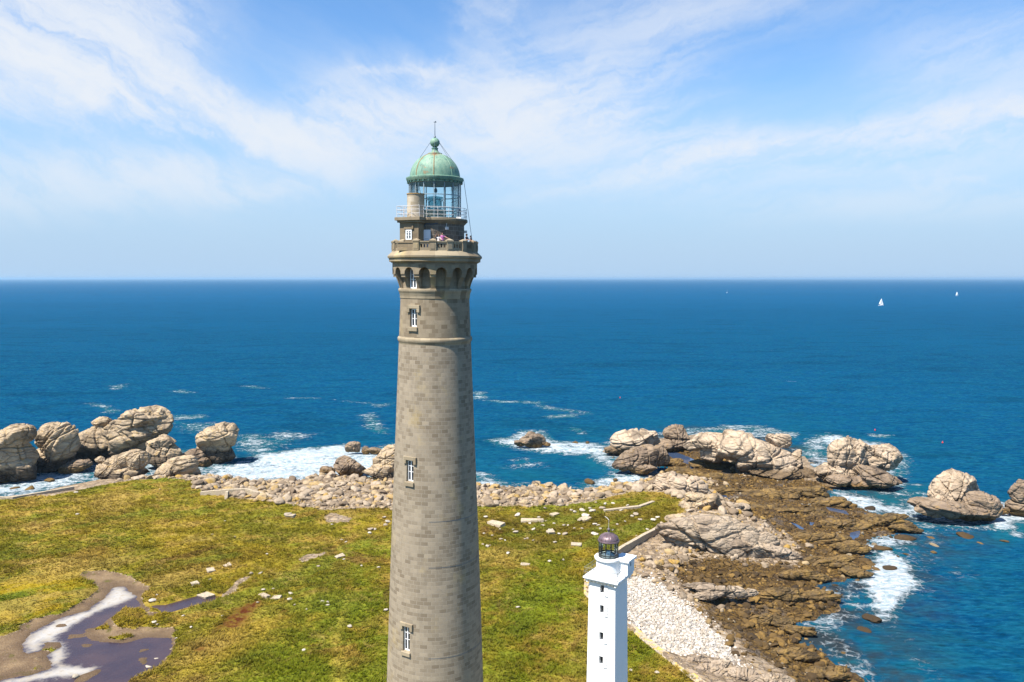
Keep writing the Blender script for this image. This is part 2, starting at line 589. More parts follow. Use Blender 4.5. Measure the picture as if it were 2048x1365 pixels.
# pale rock ledges between meadow and sea
m_rock = (1 - m_grass) * (1 - m_weed) * (1 - m_shing)
led = fbm(xy3(X, Y * 1.6, 1 / 6.0, 51.0), 4, 0.55, ridged=True)
h += m_rock * smoothstep(dC, 0, 6) * (led * 0.55 + lump2 * 0.35)
h = np.where(dC < 0, np.maximum(-4.0, dC * 0.3) + np.minimum(h, 0) * 0.1, h * smoothstep(dC, -1, 4) + 0.05)
# the brackish pond and its muddy margin
s_mud = sdf(mud, X, Y) + wob2 * 1.0
s_mud = s_mud + fbm(xy3(X, Y, 1 / 1.6, 15.0), 3) * 1.6
m_mud = smoothstep(s_mud, -0.6, 0.6)
for p_ in ([(905, 775), (1010, 688), (1190, 700), (1225, 755), (1150, 800), (1110, 868), (960, 845)], [(1130, 840), (1170, 790), (1290, 735), (1460, 760), (1480, 850), (1380, 850), (1250, 850)], [(885, 940), (960, 915), (1090, 905), (1098, 930), (1000, 948)],
           [(765, 868), (800, 845), (895, 828), (880, 872)], [(350, 1030), (470, 1010), (480, 1030), (400, 1045)], [(260, 1095), (350, 1090), (340, 1110), (265, 1112)], [(250, 1190), (330, 1180), (320, 1200), (255, 1205)]):
    s_i = sdf(poly_z(Zm(p_, *P5), 4.7), X, Y) + wob2 * 0.4 + fbm(xy3(X, Y, 1 / 1.6, 15.0), 3) * 0.9
    m_mud = m_mud * (1 - smoothstep(s_i, -0.4, 0.5))
s_str = sdf(stream_p, X, Y) + wob2 * 0.3
s_wat = np.maximum(sdf(water_p, X, Y) + wob2 * 0.6, s_str)
isl = np.full(len(X), -99.0)
for p_ in islet_p:
    isl = np.maximum(isl, sdf(p_, X, Y) + wob2 * 0.2)
s_wat = np.minimum(s_wat, -isl)
flat_ = smoothstep(np.maximum(s_mud, s_str + 1.0), -7, 1.0)
h = h * (1 - flat_) + (4.72 + 0.12 * m_grass * (1 - m_mud) * 3 + tuft * 0.05) * flat_
h = np.where(s_wat > 0, 4.62 - np.clip(s_wat * 0.25, 0, 0.5), h)
for p_, z_ in pools:
    s_ = sdf(p_, X, Y) + wob2 * 0.35
    h = np.where(s_ > -2.5, h * (1 - smoothstep(s_, -2.5, 0)) + (z_ + 0.1 - np.clip(s_ + 0.3, 0, 2) * 0.4) * smoothstep(s_, -2.5, 0), h)


def pmax(ps, soft, w=1.0, k=0.0):
    s = np.full(len(X), -1e9)
    for p in ps:
        s = np.maximum(s, sdf(p, X, Y))
    return smoothstep(s + wob2 * w + wob * k, -soft, soft)


m_lush = pmax([lush_p], 3.0, 1.0) * (1 - m_mud)
m_red = pmax(red_p, 1.2, 0.9)
m_dry = pmax([dry_p], 7.0, 1.5, 0.6)
m_green = pmax(green_p, 9.0, 1.5, 1.0)
m_dark = pmax(dark_p, 5.0, 1.5, 0.6)
m_bare = np.maximum(pmax(bare_p, 0.9, 0.9), smoothstep(isl, -0.3, 0.3) * 0)
m_path = pmax([path_p], 1.2, 0.8)
grass_m = m_grass * (1 - m_mud) * (1 - m_bare)
HG = h.reshape(NY, NX)


def grid_at(arr, x, y):
    fx = np.clip((np.asarray(x) - GX0) / GS, 0, NX - 1.001)
    fy = np.clip((np.asarray(y) - GY0) / GS, 0, NY - 1.001)
    ix, iy = fx.astype(int), fy.astype(int)
    u, v = fx - ix, fy - iy
    A = arr.reshape(NY, NX)
    return (A[iy, ix] * (1 - u) + A[iy, ix + 1] * u) * (1 - v) + (A[iy + 1, ix] * (1 - u) + A[iy + 1, ix + 1] * u) * v


def ground_z(x, y):
    return float(grid_at(h, [x], [y])[0])


def hit(px, py):
    """where the photo's ray meets the ground"""
    z = 4.0
    for _ in range(12):
        x, y = on_z(px, py, z)
        z = 0.5 * z + 0.5 * max(ground_z(x, y), 0.0)
    x, y = on_z(px, py, z)
    return x, y, z


I = np.arange(NX * NY).reshape(NY, NX)
quads = np.stack([I[:-1, :-1].ravel(), I[:-1, 1:].ravel(), I[1:, 1:].ravel(), I[1:, :-1].ravel()], 1)
ground_me = np_mesh('ground', np.stack([X, Y, h], 1), quads)
ZONES = dict(grass=grass_m, weed=m_weed, shingle=m_shing, mud=m_mud, red=m_red, lush=m_lush, dry=m_dry, green=m_green, dark=m_dark, path=m_path, wet=smoothstep(s_wat + wob2 * 0.4, -3.0, -0.2))
for k_, a_ in ZONES.items():
    set_attr(ground_me, k_, a_)


def turf_color(nt, pos):
    """colours of the meadow plants: yellow-green, straw, green, brown heath"""
    n1 = nt.noise(pos, 0.055, 5, 0.6)
    n2 = nt.noise(nt.mapv(pos, scale=(1, 1, 0.5), loc=(31, 7, 0)), 0.13, 6, 0.62)
    n3 = nt.noise(nt.mapv(pos, loc=(-13, 57, 0)), 0.9, 5, 0.65)
    n4 = nt.noise(nt.mapv(pos, loc=(5, -27, 0)), 3.2, 4, 0.6)
    c = nt.mix(nt.smooth(n1, 0.36, 0.64), (0.235, 0.171, 0.0137), (0.135, 0.125, 0.0093))
    c = nt.mix(nt.smooth(n2, 0.50, 0.60), c, (0.270, 0.179, 0.0320))
    n5 = nt.noise(nt.mapv(pos, loc=(77, 13, 0)), 0.045, 6, 0.66, 0.6)
    c = nt.mix(nt.math('MULTIPLY', nt.smooth(n5, 0.52, 0.62), 0.8), c, (0.135, 0.092, 0.0128))
    c = nt.mix(nt.math('MULTIPLY', nt.smooth(n5, 0.46, 0.38), 0.6), c, (0.088, 0.096, 0.0077))
    c = nt.mix(nt.math('MULTIPLY', nt.attr('dry'), 0.8), c, (0.367, 0.259, 0.0363))
    c = nt.mix(nt.math('MULTIPLY', nt.attr('green'), nt.smooth(n2, 0.62, 0.40)), c, (0.101, 0.119, 0.0068))
    c = nt.mix(nt.math('MULTIPLY', nt.attr('green'), nt.smooth(n1, 0.44, 0.62)), c, (0.144, 0.167, 0.0077))
    c = nt.mix(nt.math('MULTIPLY', nt.attr('dark'), 0.8), c, (0.091, 0.065, 0.0068))
    c = nt.mix(nt.math('MULTIPLY', nt.attr('lush'), 0.9), c, nt.mix(nt.smooth(n2, 0.42, 0.58), (0.074, 0.101, 0.0050), (0.253, 0.179, 0.0050)))
    c = nt.mix(nt.math('MULTIPLY', nt.attr('path'), 0.55), c, (0.332, 0.251, 0.0468))
    c = nt.mix(nt.math('MULTIPLY', nt.smooth(n3, 0.48, 0.68), 0.6), c, (0.074, 0.058, 0.0050))
    c = nt.mix(nt.math('MULTIPLY', nt.smooth(n3, 0.46, 0.28), 0.55), c, (0.350, 0.263, 0.0320))
    n7 = nt.noise(nt.mapv(nt.mapv(pos, rot=(0, 0, rad(-35))), scale=(0.4, 1.0, 1), loc=(3, 90, 0)), 0.065, 5, 0.6, 0.8)
    c = nt.mix(nt.math('MULTIPLY', nt.math('MULTIPLY', nt.smooth(n7, 0.52, 0.60), nt.math('SUBTRACT', 1.0, nt.attr('green'))), 0.62), c, (0.300, 0.208, 0.0480))
    c = nt.mix(nt.math('MULTIPLY', nt.smooth(n7, 0.46, 0.38), 0.5), c, (0.135, 0.165, 0.0150))
    n8 = nt.noise(nt.mapv(pos, loc=(-61, 33, 0)), 0.07, 6, 0.68, 0.5)
    c = nt.mix(nt.math('MULTIPLY', nt.smooth(n8, 0.59, 0.66), 0.55), c, (0.130, 0.068, 0.0220))
    n6 = nt.noise(nt.mapv(pos, scale=(1, 0.8, 1), loc=(19, 3, 0)), 0.28, 6, 0.7, 0.5)
    c = nt.mix(nt.math('MULTIPLY', nt.smooth(n6, 0.57, 0.68), 0.45), c, (0.055, 0.053, 0.0084))
    c = nt.mix(nt.math('MULTIPLY', nt.smooth(n6, 0.44, 0.34), 0.45), c, (0.318, 0.228, 0.0630))
    c = nt.mix(nt.math('MULTIPLY', nt.attr('red'), nt.math('ADD', 0.45, nt.math('MULTIPLY', nt.smooth(n3, 0.66, 0.42), 0.55))), c, (0.074, 0.020, 0.0050))
    return c, n3, n4


m_ground, nt, b, out = material('ground')
pos = nt.new('ShaderNodeNewGeometry').outputs['Position']
turf, n3, n4 = turf_color(nt, pos)
nA = nt.noise(pos, 0.35, 6, 0.65)
nB = nt.noise(pos, 1.7, 6, 0.65)
rock = nt.mix(nt.smooth(nA, 0.35, 0.65), (0.34, 0.265, 0.19), (0.23, 0.17, 0.115))
rock = nt.mix(nt.math('MULTIPLY', nt.smooth(nB, 0.48, 0.66), 0.7), rock, (0.37, 0.25, 0.10))
crk = nt.voronoi(nt.vmath('ADD', nt.mapv(pos, scale=(1, 1.5, 1)), nt.vmath('MULTIPLY', nt.noise(pos, 0.6, 5, 0.65, col=True), (4, 4, 4))), 0.40, 'DISTANCE_TO_EDGE')
rock = nt.mix(nt.math('MULTIPLY', nt.smooth(crk, 0.07, 0.0), 0.7), rock, (0.12, 0.085, 0.055))
weedc = nt.mix(nt.smooth(nA, 0.38, 0.62), (0.150, 0.090, 0.026), (0.070, 0.043, 0.018))
weedc = nt.mix(nt.smooth(nB, 0.50, 0.68), weedc, (0.19, 0.115, 0.032))
weedc = nt.mix(nt.smooth(nt.noise(pos, 0.12, 4, 0.6), 0.54, 0.68), weedc, (0.125, 0.098, 0.072))
weedc = nt.mix(nt.smooth(nt.voronoi(pos, 0.9, 'DISTANCE_TO_EDGE'), 0.12, 0.0), weedc, (0.035, 0.022, 0.012))
pv = nt.voronoi(pos, 2.6, 'F1', 'Color')
pvr = nt.sep(pv)[0]
pe = nt.voronoi(pos, 2.6, 'DISTANCE_TO_EDGE')
peb = nt.mix(pvr, (0.44, 0.395, 0.335), (0.60, 0.565, 0.52))
peb = nt.mix(nt.smooth(pe, 0.09, 0.0), peb, (0.17, 0.14, 0.11))
mudc = nt.mix(nt.smooth(nt.noise(pos, 0.25, 6, 0.65), 0.35, 0.65), (0.200, 0.138, 0.078), (0.120, 0.080, 0.048))
mudc = nt.mix(nt.smooth(nB, 0.56, 0.70), mudc, (0.25, 0.19, 0.125))
mudc = nt.mix(nt.smooth(nA, 0.56, 0.66), mudc, (0.095, 0.080, 0.025))
mudc = nt.mix(nt.math('MULTIPLY', nt.attr('wet'), 0.75), mudc, (0.088, 0.058, 0.036))
edge = nt.math('MULTIPLY', nt.math('SUBTRACT', nB, 0.5), 1.2)


def zone(name, a=0.35, b2=0.65):
    return nt.smooth(nt.math('ADD', nt.attr(name), edge), a, b2)


c_ = nt.mix(zone('weed'), rock, weedc)
c_ = nt.mix(zone('shingle'), c_, peb)
c_ = nt.mix(zone('grass'), c_, turf)
c_ = nt.mix(zone('mud', 0.42, 0.58), c_, mudc)
nt.put(b.inputs['Base Color'], c_)
nt.put(b.inputs['Roughness'], nt.mix(zone('weed'), (0.9, 0.9, 0.9), (0.55, 0.55, 0.55)))
b.inputs['Specular IOR Level'].default_value = 0.08
hh = nt.math('ADD', nt.math('MULTIPLY', nB, 0.6), nt.math('MULTIPLY', nt.smooth(crk, 0.0, 0.14), nt.math('SUBTRACT', 1.0, nt.math('MAXIMUM', nt.attr('grass'), nt.attr('mud')))))
hh = nt.math('ADD', hh, nt.math('MULTIPLY', n4, 0.8))
hh = nt.math('ADD', hh, nt.math('MULTIPLY', nt.math('MULTIPLY', nt.smooth(pe, 0.0, 0.25), nt.attr('shingle')), 0.5))
nt.put(b.inputs['Normal'], nt.bump(hh, 0.8, 0.35))
ground_me.materials.append(m_ground)
tag(link(bpy.data.objects.new('ground', ground_me)), kind='structure')

# ------------------------------------------------------------------ grass and heath plants standing on the meadow
rs = np.random.RandomState(5)
NT_ = 230000
u_ = rs.rand(NT_)
ty = 110.0 * (290.0 / 110.0) ** u_
tx = (rs.rand(NT_) - 0.5) * 2 * (ty * 0.70 + 8)
g_ = grid_at(grass_m * (1 - m_red * 0.8), tx, ty)
keep = (g_ > 0.55) & (grid_at(dC, tx, ty) > 3) & (grid_at(s_wat, tx, ty) < -0.3)
tx, ty = tx[keep], ty[keep]
n_t = len(tx)
tz = grid_at(h, tx, ty)
big = smoothstep(fbm(xy3(tx, ty, 1 / 6.0, 77.0), 3), -0.3, 0.4)
hgt = (0.16 + 0.36 * big) * (0.6 + 0.8 * rs.rand(n_t)) * (1 - 0.55 * grid_at(m_lush, tx, ty)) * (1 - 0.5 * grid_at(m_path, tx, ty))
clump = smoothstep(fbm(xy3(tx, ty, 1 / 3.2, 88.0), 3), 0.12, 0.38)
hgt = hgt + 0.42 * clump * rs.rand(n_t) * (1 - grid_at(m_lush, tx, ty))
BL = 5
a_ = rs.rand(n_t, BL) * 2 * PI
r0 = rs.rand(n_t, BL) * 0.16
bx_ = tx[:, None] + np.cos(a_) * r0
by_ = ty[:, None] + np.sin(a_) * r0
lean = 0.5 + 0.9 * rs.rand(n_t, BL)
wd = 0.05 + 0.07 * rs.rand(n_t, BL)
hb = hgt[:, None] * (0.7 + 0.6 * rs.rand(n_t, BL))
tipx = bx_ + np.cos(a_) * lean * hb + 0.10
tipy = by_ + np.sin(a_) * lean * hb
zb = tz[:, None] - 0.03
sx_, sy_ = -np.sin(a_) * wd, np.cos(a_) * wd
V_ = np.stack([np.stack([bx_ - sx_, by_ - sy_, zb + 0 * bx_], -1), np.stack([bx_ + sx_, by_ + sy_, zb + 0 * bx_], -1), np.stack([tipx, tipy, zb + hb], -1)], 2).reshape(-1, 3)
grass_me = np_mesh('grass', V_, np.arange(len(V_)).reshape(-1, 3), smooth=False)
rx_, ry_ = np.repeat(tx, BL * 3), np.repeat(ty, BL * 3)
for k_ in ('red', 'lush', 'dry', 'green', 'dark', 'path'):
    set_attr(grass_me, k_, grid_at(ZONES[k_], rx_, ry_))
m_grassm, nt, b, out = material('grass_blades')
pos = nt.new('ShaderNodeNewGeometry').outputs['Position']
turf, n3, n4 = turf_color(nt, pos)
nt.put(b.inputs['Base Color'], turf)
b.inputs['Roughness'].default_value = 0.75
b.inputs['Specular IOR Level'].default_value = 0.05
trl = nt.new('ShaderNodeBsdfTranslucent')
nt.put(trl.inputs[0], turf)
ms = nt.new('ShaderNodeMixShader')
ms.inputs[0].default_value = 0.25
nt.l.new(b.outputs[0], ms.inputs[1])
nt.l.new(trl.outputs[0], ms.inputs[2])
nt.l.new(ms.outputs[0], out.inputs[0])
grass_me.materials.append(m_grassm)
tag(link(bpy.data.objects.new('grass', grass_me)), 'yellow-green grass and heath covering the island meadow', 'grass', kind='stuff')

# ------------------------------------------------------------------ pond and tide pools
m_pond, nt, b, out = material('pond_water')
pos = nt.new('ShaderNodeNewGeometry').outputs['Position']
sc = nt.attr('scum')
ns = nt.noise(nt.mapv(pos, scale=(1, 1, 1)), 0.8, 7, 0.7)
ns2 = nt.noise(pos, 0.13, 4, 0.6)
fac = nt.smooth(nt.math('ADD', sc, nt.math('MULTIPLY', nt.math('SUBTRACT', ns, 0.5), 1.5)), 0.35, 1.05)
wcol = nt.mix(nt.smooth(ns2, 0.35, 0.65), (0.036, 0.025, 0.034), (0.056, 0.035, 0.038))
scol = nt.mix(nt.smooth(ns, 0.35, 0.65), (0.40, 0.385, 0.36), (0.27, 0.235, 0.19))
nt.put(b.inputs['Base Color'], nt.mix(fac, wcol, scol))
nt.put(b.inputs['Roughness'], nt.mix(fac, (0.25, 0.25, 0.25), (0.85, 0.85, 0.85)))
nt.put(b.inputs['Normal'], nt.bump(nt.noise(pos, 2.5, 4, 0.6), 0.25, 0.05))
px_ = np.arange(-125, -35, 0.5)
py_ = np.arange(85, 165, 0.5)
PX, PY = np.meshgrid(px_, py_)
PXf, PYf = PX.ravel(), PY.ravel()
sw = np.maximum(sdf(water_p, PXf, PYf), sdf(stream_p, PXf, PYf))
ssc = sdf(scum_p, PXf, PYf) + fbm(xy3(PXf, PYf, 0.3), 3) * 1.2
I2 = np.arange(len(PXf)).reshape(PX.shape)
q2 = np.stack([I2[:-1, :-1].ravel(), I2[:-1, 1:].ravel(), I2[1:, 1:].ravel(), I2[1:, :-1].ravel()], 1)
q2 = q2[(sw > -2.0)[q2].all(1)]
used_i = np.unique(q2)
rem = np.zeros(len(PXf), dtype=int)
rem[used_i] = np.arange(len(used_i))
pond_me = np_mesh('pond', np.stack([PXf, PYf, np.full(len(PXf), 4.62)], 1)[used_i], rem[q2])
patch = smoothstep(fbm(xy3(PXf, PYf, 0.16, 3.0), 4), 0.05, 0.45)
far_scum = smoothstep(sdf(poly_z(Zm([(600, 930), (1000, 960), (1430, 910), (1430, 1010), (1250, 1040), (900, 1040), (820, 1160), (600, 1130)], *P5), 4.62), PXf, PYf), -2, 3)
m_pond.node_tree.nodes['Principled BSDF'].inputs['Specular IOR Level'].default_value = 0.28
set_attr(pond_me, 'scum', np.maximum(smoothstep(ssc, -2.2, 2.2), patch * far_scum * 0.75 + smoothstep(sdf(stream_p, PXf, PYf), 0, 1.5) * patch * 0.6)[used_i])
pond_me.materials.append(m_pond)
tag(link(bpy.data.objects.new('pond', pond_me)), kind='structure')

m_pool, nt, b, out = material('tide_pool_water')
b.inputs['Base Color'].default_value = (0.035, 0.055, 0.10, 1)
b.inputs['Roughness'].default_value = 0.06
pos = nt.new('ShaderNodeNewGeometry').outputs['Position']
nt.put(b.inputs['Normal'], nt.bump(nt.noise(pos, 2.0, 4, 0.6), 0.3, 0.05))
for p_, z_ in pools:
    c0 = p_.mean(0)
    q = c0 + (p_ - c0) * 1.18
    me = bpy.data.meshes.new('tide_pool')
    me.from_pydata([(a, c, z_) for a, c in q], [], [tuple(range(len(q)))])
    me.materials.append(m_pool)
    tag(link(bpy.data.objects.new('tide_pool', me)), kind='structure')

# ------------------------------------------------------------------ the sea, one sheet out to the horizon
def axis(lo, hi, step, far, grow=1.09):
    a = list(np.arange(lo, hi, step))
    s = step
    while a[-1] < far:
        s *= grow
        a.append(a[-1] + s)
    return a


sxp = axis(0, 300, 1.3, 90000.0)
sx = np.array([-v for v in sxp[:0:-1]] + sxp)
sy = np.array(axis(60.0, 520.0, 1.3, 120000.0, 1.05))
SX, SY = np.meshgrid(sx, sy)
Xs, Ys = SX.ravel(), SY.ravel()
near = (Ys < 700) & (np.abs(Xs) < 480)
Xn, Yn = Xs[near], Ys[near]
foam_w = fbm(xy3(Xn, Yn, 1 / 10.0, 61.0), 4) * 5.0


def FS(pts):
    return sdf(poly_z(pts, 0.0), Xn, Yn)


foam = np.zeros(len(Xn))
solid = [  # (outline, softness in m, strength)
    ([(405, 950), (430, 930), (500, 925), (520, 908), (600, 898), (690, 888), (740, 898), (790, 888), (800, 950), (720, 955), (600, 962), (520, 966), (420, 962)], 3.5, 1.0),
    ([(975, 882), (1010, 876), (1090, 882), (1170, 884), (1215, 893), (1225, 922), (1310, 940), (1315, 955), (1270, 972), (1190, 985), (1160, 978), (1175, 962), (1255, 948), (1210, 932), (1180, 912), (1090, 906), (1000, 890)], 3.5, 1.0),
    ([(945, 945), (975, 948), (1010, 968), (1005, 980), (945, 972)], 3.0, 0.9),
    ([(-100, 985), (30, 962), (60, 950), (110, 945), (195, 935), (205, 952), (150, 972), (80, 990), (-100, 1010)], 4.0, 0.85),
    ([(1632, 872), (1680, 872), (1740, 882), (1750, 892), (1690, 895), (1650, 888)], 2.5, 0.95),
    ([(1605, 905), (1640, 905), (1665, 925), (1650, 945), (1620, 930)], 3.0, 0.85),
    ([(1660, 985), (1720, 988), (1780, 1008), (1850, 1028), (1860, 1038), (1800, 1042), (1720, 1020), (1670, 1000)], 3.0, 1.05),
    ([(1975, 1048), (1985, 1010), (2060, 995), (2060, 1040), (2020, 1050), (2040, 1075), (1995, 1062)], 2.0, 1.15),
    ([(1738, 1160), (1742, 1115), (1770, 1098), (1815, 1118), (1830, 1170), (1800, 1205), (1775, 1242), (1748, 1215)], 1.6, 1.25),
    ([(1730, 1080), (1760, 1070), (1830, 1078), (1820, 1098), (1760, 1110), (1735, 1120)], 2.5, 0.9),
    ([(1880, 1038), (1940, 1045), (1960, 1052), (1900, 1056)], 2.0, 0.8),
    ([(1770, 988), (1850, 985), (1870, 992), (1800, 996)], 2.0, 0.75),
    ([(1775, 1247), (1800, 1245), (1808, 1256), (1785, 1256)], 1.0, 0.8),
]
for p_, so, am in solid:
    foam = np.maximum(foam, am * smoothstep(FS(p_) + foam_w * 1.1, -so * 2.0, so * 2.4))
lacy = [
    ([(470, 870), (520, 868), (560, 880), (555, 905), (500, 912), (470, 895)], 6, 0.55), ([(722, 830), (752, 826), (765, 850), (778, 862), (775, 872), (735, 866)], 5, 0.58),
    ([(338, 782), (365, 778), (395, 785), (365, 788)], 4, 0.5), ([(478, 771), (510, 772), (540, 778), (500, 777)], 4, 0.5), ([(570, 795), (640, 796), (640, 799), (572, 798)], 4, 0.55),
    ([(665, 800), (760, 808), (790, 806), (760, 816), (720, 806)], 5, 0.5), ([(945, 782), (975, 784), (975, 798), (945, 798)], 4, 0.6), ([(955, 800), (1090, 802), (1085, 808), (1000, 806)], 4, 0.55),
    ([(1085, 832), (1160, 828), (1155, 836), (1100, 838)], 4, 0.62), ([(1135, 857), (1160, 860), (1178, 868), (1160, 870)], 3, 0.6), ([(1040, 800), (1110, 815), (1190, 825), (1180, 830), (1090, 822)], 5, 0.45),
    ([(175, 806), (215, 810), (245, 825), (210, 828)], 5, 0.55), ([(335, 832), (410, 830), (415, 838), (350, 840)], 4, 0.58), ([(345, 845), (440, 845), (430, 865), (370, 868)], 7, 0.48),
    ([(475, 888), (560, 860), (640, 868), (560, 905)], 8, 0.38), ([(215, 772), (260, 768), (250, 778), (220, 780)], 4, 0.42), ([(1440, 850), (1540, 850), (1530, 855), (1450, 854)], 4, 0.55),
    ([(1000, 920), (1060, 915), (1100, 935), (1020, 940)], 7, 0.34), ([(1600, 1180), (1680, 1180), (1690, 1240), (1640, 1250), (1690, 1320), (1720, 1365), (1660, 1330), (1600, 1260)], 5, 0.55),
    ([(1730, 1240), (1800, 1260), (1860, 1290), (1880, 1365), (1840, 1365), (1790, 1290)], 8, 0.36), ([(1700, 1090), (1850, 1080), (1900, 1130), (1860, 1200), (1720, 1180)], 10, 0.34),
    ([(1740, 1010), (1830, 1000), (1950, 1060), (1880, 1090), (1800, 1060)], 8, 0.40), ([(1820, 965), (1850, 968), (1840, 980)], 2, 0.6), ([(1860, 1140), (1960, 1130), (1960, 1160), (1880, 1170)], 6, 0.33),
    ([(1800, 1000), (1850, 985), (1900, 1015), (2010, 1005), (2015, 1045), (1930, 1066), (1830, 1045)], 4, 0.66), ([(1640, 905), (1660, 880), (1760, 880), (1815, 915), (1818, 985), (1700, 985), (1650, 960)], 4, 0.62), ([(1195, 900), (1230, 870), (1330, 866), (1340, 890), (1230, 955), (1200, 925)], 5, 0.66),
    ([(0, 925), (60, 905), (200, 905), (330, 895), (470, 905), (490, 940), (400, 965), (190, 965), (60, 985), (-60, 1000)], 6, 0.60), ([(1010, 885), (1035, 862), (1090, 862), (1115, 888), (1070, 905)], 3, 0.7), ([(1600, 880), (1660, 865), (1670, 900), (1610, 910)], 4, 0.62), ([(1325, 862), (1480, 850), (1600, 865), (1600, 880), (1400, 875)], 3, 0.5),
    ([(1385, 866), (1420, 864), (1418, 872), (1390, 872)], 2, 0.85), ([(1735, 868), (1785, 872), (1780, 878), (1740, 876)], 3, 0.6), ([(0, 955), (60, 940), (200, 920), (210, 945), (80, 975)], 5, 0.5),
]
for p_, so, am in lacy:
    foam = np.maximum(foam, am * smoothstep(FS(p_) + foam_w * 0.9, -so * 1.2, so * 1.6))
# white water where swell washes the outline of the land
dCn = sdf(coast, Xn, Yn)
shore_n = fbm(xy3(Xn, Yn, 1 / 22.0, 71.0), 3)
foam = np.maximum(foam, 0.66 * smoothstep(-np.abs(dCn + 2.0) + foam_w * 0.5, -7, 3) * smoothstep(shore_n, -0.35, 0.25))
turq = np.zeros(len(Xn))
for p_, so, am in [([(440, 925), (520, 920), (530, 940), (450, 950)], 8, 1.0), ([(1150, 905), (1215, 915), (1210, 950), (1160, 935)], 8, 0.55), ([(1590, 890), (1660, 895), (1660, 940), (1600, 920)], 8, 1.0),
                   ([(1660, 985), (1840, 975), (1880, 1030), (1800, 1050)], 12, 0.75), ([(1990, 1040), (2060, 1030), (2060, 1075), (2000, 1080)], 8, 0.9), ([(1720, 1250), (1900, 1280), (1900, 1400), (1740, 1400)], 14, 0.4),
                   ([(950, 930), (1100, 930), (1150, 960), (1050, 970), (950, 955)], 10, 0.3)]:
    turq = np.maximum(turq, am * smoothstep(FS(p_) + foam_w, -so, so))
shal = smoothstep(-dCn, 26, 0) * smoothstep(Xn, 30, 60)
near_a = smoothstep(-dCn, 120, 10) * 0.35
turq = np.maximum(turq, smoothstep(foam, 0.12, 0.5) * 0.7)
turq = np.maximum(turq, near_a * smoothstep(shore_n, -0.4, 0.4) * 0.7)
full = np.zeros(len(Xs))
foamA, turqA, shalA = full.copy(), full.copy(), full.copy()
foamA[near], turqA[near], shalA[near] = foam, turq, shal
# swell
hz = np.zeros(len(Xs))
amp = smoothstep(Ys, 9000, 300)
wv = fbm(xy3(Xs, Ys, 1 / 60.0, 81.0), 2) * 2.5
for lam, ang, am in ((34, 1.45, 0.17), (21, 1.75, 0.10), (55, 1.62, 0.20)):
    k = 2 * PI / lam
    hz += am * np.sin(k * (Xs * math.cos(ang) + Ys * math.sin(ang)) + wv * 2)
hz[near] += fbm(np.stack([Xn * 0.10, Yn * 0.22, np.full(len(Xn), 0.5)], 1), 3) * 0.55 + foam * (0.25 + 0.4 * fbm(xy3(Xn, Yn, 0.35, 4), 2))
hz *= amp * smoothstep(np.abs(Xs), 3000, 400)
I3 = np.arange(len(Xs)).reshape(SX.shape)
q3 = np.stack([I3[:-1, :-1].ravel(), I3[:-1, 1:].ravel(), I3[1:, 1:].ravel(), I3[1:, :-1].ravel()], 1)
sea_me = np_mesh('sea', np.stack([Xs, Ys, hz], 1), q3)
set_attr(sea_me, 'foam', foamA)
set_attr(sea_me, 'turq', turqA)
set_attr(sea_me, 'shal', shalA)
m_sea, nt, b, out = material('sea_water')
pos = nt.new('ShaderNodeNewGeometry').outputs['Position']
wn1 = nt.noise(nt.mapv(pos, scale=(0.6, 1.4, 1), rot=(0, 0, rad(8))), 0.22, 6, 0.62, 0.4)
wn2 = nt.noise(nt.mapv(pos, scale=(0.5, 1.2, 1), rot=(0, 0, rad(-12))), 0.035, 5, 0.6, 0.3)
big_n = nt.noise(nt.mapv(pos, scale=(0.25, 1.0, 1), rot=(0, 0, rad(3))), 0.0035, 5, 0.55)
huge_n = nt.noise(nt.mapv(pos, scale=(0.15, 1.0, 1), rot=(0, 0, rad(-2))), 0.0006, 4, 0.5)
deep = nt.mix(nt.smooth(big_n, 0.38, 0.62), (0.0010, 0.036, 0.093), (0.0015, 0.048, 0.118))
deep = nt.mix(nt.smooth(huge_n, 0.40, 0.60), deep, (0.0022, 0.042, 0.108))
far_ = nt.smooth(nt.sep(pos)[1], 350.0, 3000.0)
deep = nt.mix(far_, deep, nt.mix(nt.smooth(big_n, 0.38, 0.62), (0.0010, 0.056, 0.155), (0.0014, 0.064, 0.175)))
deep = nt.mix(nt.math('MULTIPLY', nt.smooth(wn1, 0.43, 0.60), 0.85), deep, (0.004, 0.062, 0.112))
deep = nt.mix(nt.math('MULTIPLY', nt.smooth(wn2, 0.50, 0.34), 0.35), deep, (0.0008, 0.016, 0.036))
wn3 = nt.noise(nt.mapv(pos, scale=(0.55, 1.5, 1), rot=(0, 0, rad(5))), 0.75, 5, 0.7, 0.5)  # fine ripples: highlights and dark troughs painted into the water colour
deep = nt.mix(nt.math('MULTIPLY', nt.smooth(wn3, 0.50, 0.64), 0.75), deep, (0.008, 0.085, 0.150))
deep = nt.mix(nt.math('MULTIPLY', nt.smooth(wn3, 0.48, 0.35), 0.65), deep, (0.0006, 0.017, 0.042))
deep = nt.mix(nt.math('MULTIPLY', nt.attr('turq'), 0.75), deep, (0.006, 0.095, 0.098))
deep = nt.mix(nt.math('MULTIPLY', nt.attr('shal'), nt.smooth(nt.noise(pos, 0.09, 5, 0.65), 0.40, 0.62)), deep, (0.020, 0.027, 0.032))
fn = nt.noise(nt.mapv(pos, scale=(0.8, 1.0, 1)), 0.42, 9, 0.72, 0.6)
fv = nt.voronoi(nt.vmath('ADD', pos, nt.vmath('MULTIPLY', nt.noise(pos, 0.5, 4, 0.6, col=True), (3, 3, 0))), 0.55, 'DISTANCE_TO_EDGE')
fn2 = nt.noise(nt.mapv(pos, scale=(0.7, 1.2, 1), loc=(9, 4, 0)), 0.9, 8, 0.72, 0.8)
lace = nt.math('MULTIPLY', nt.smooth(fv, 0.16, 0.0), 0.30)
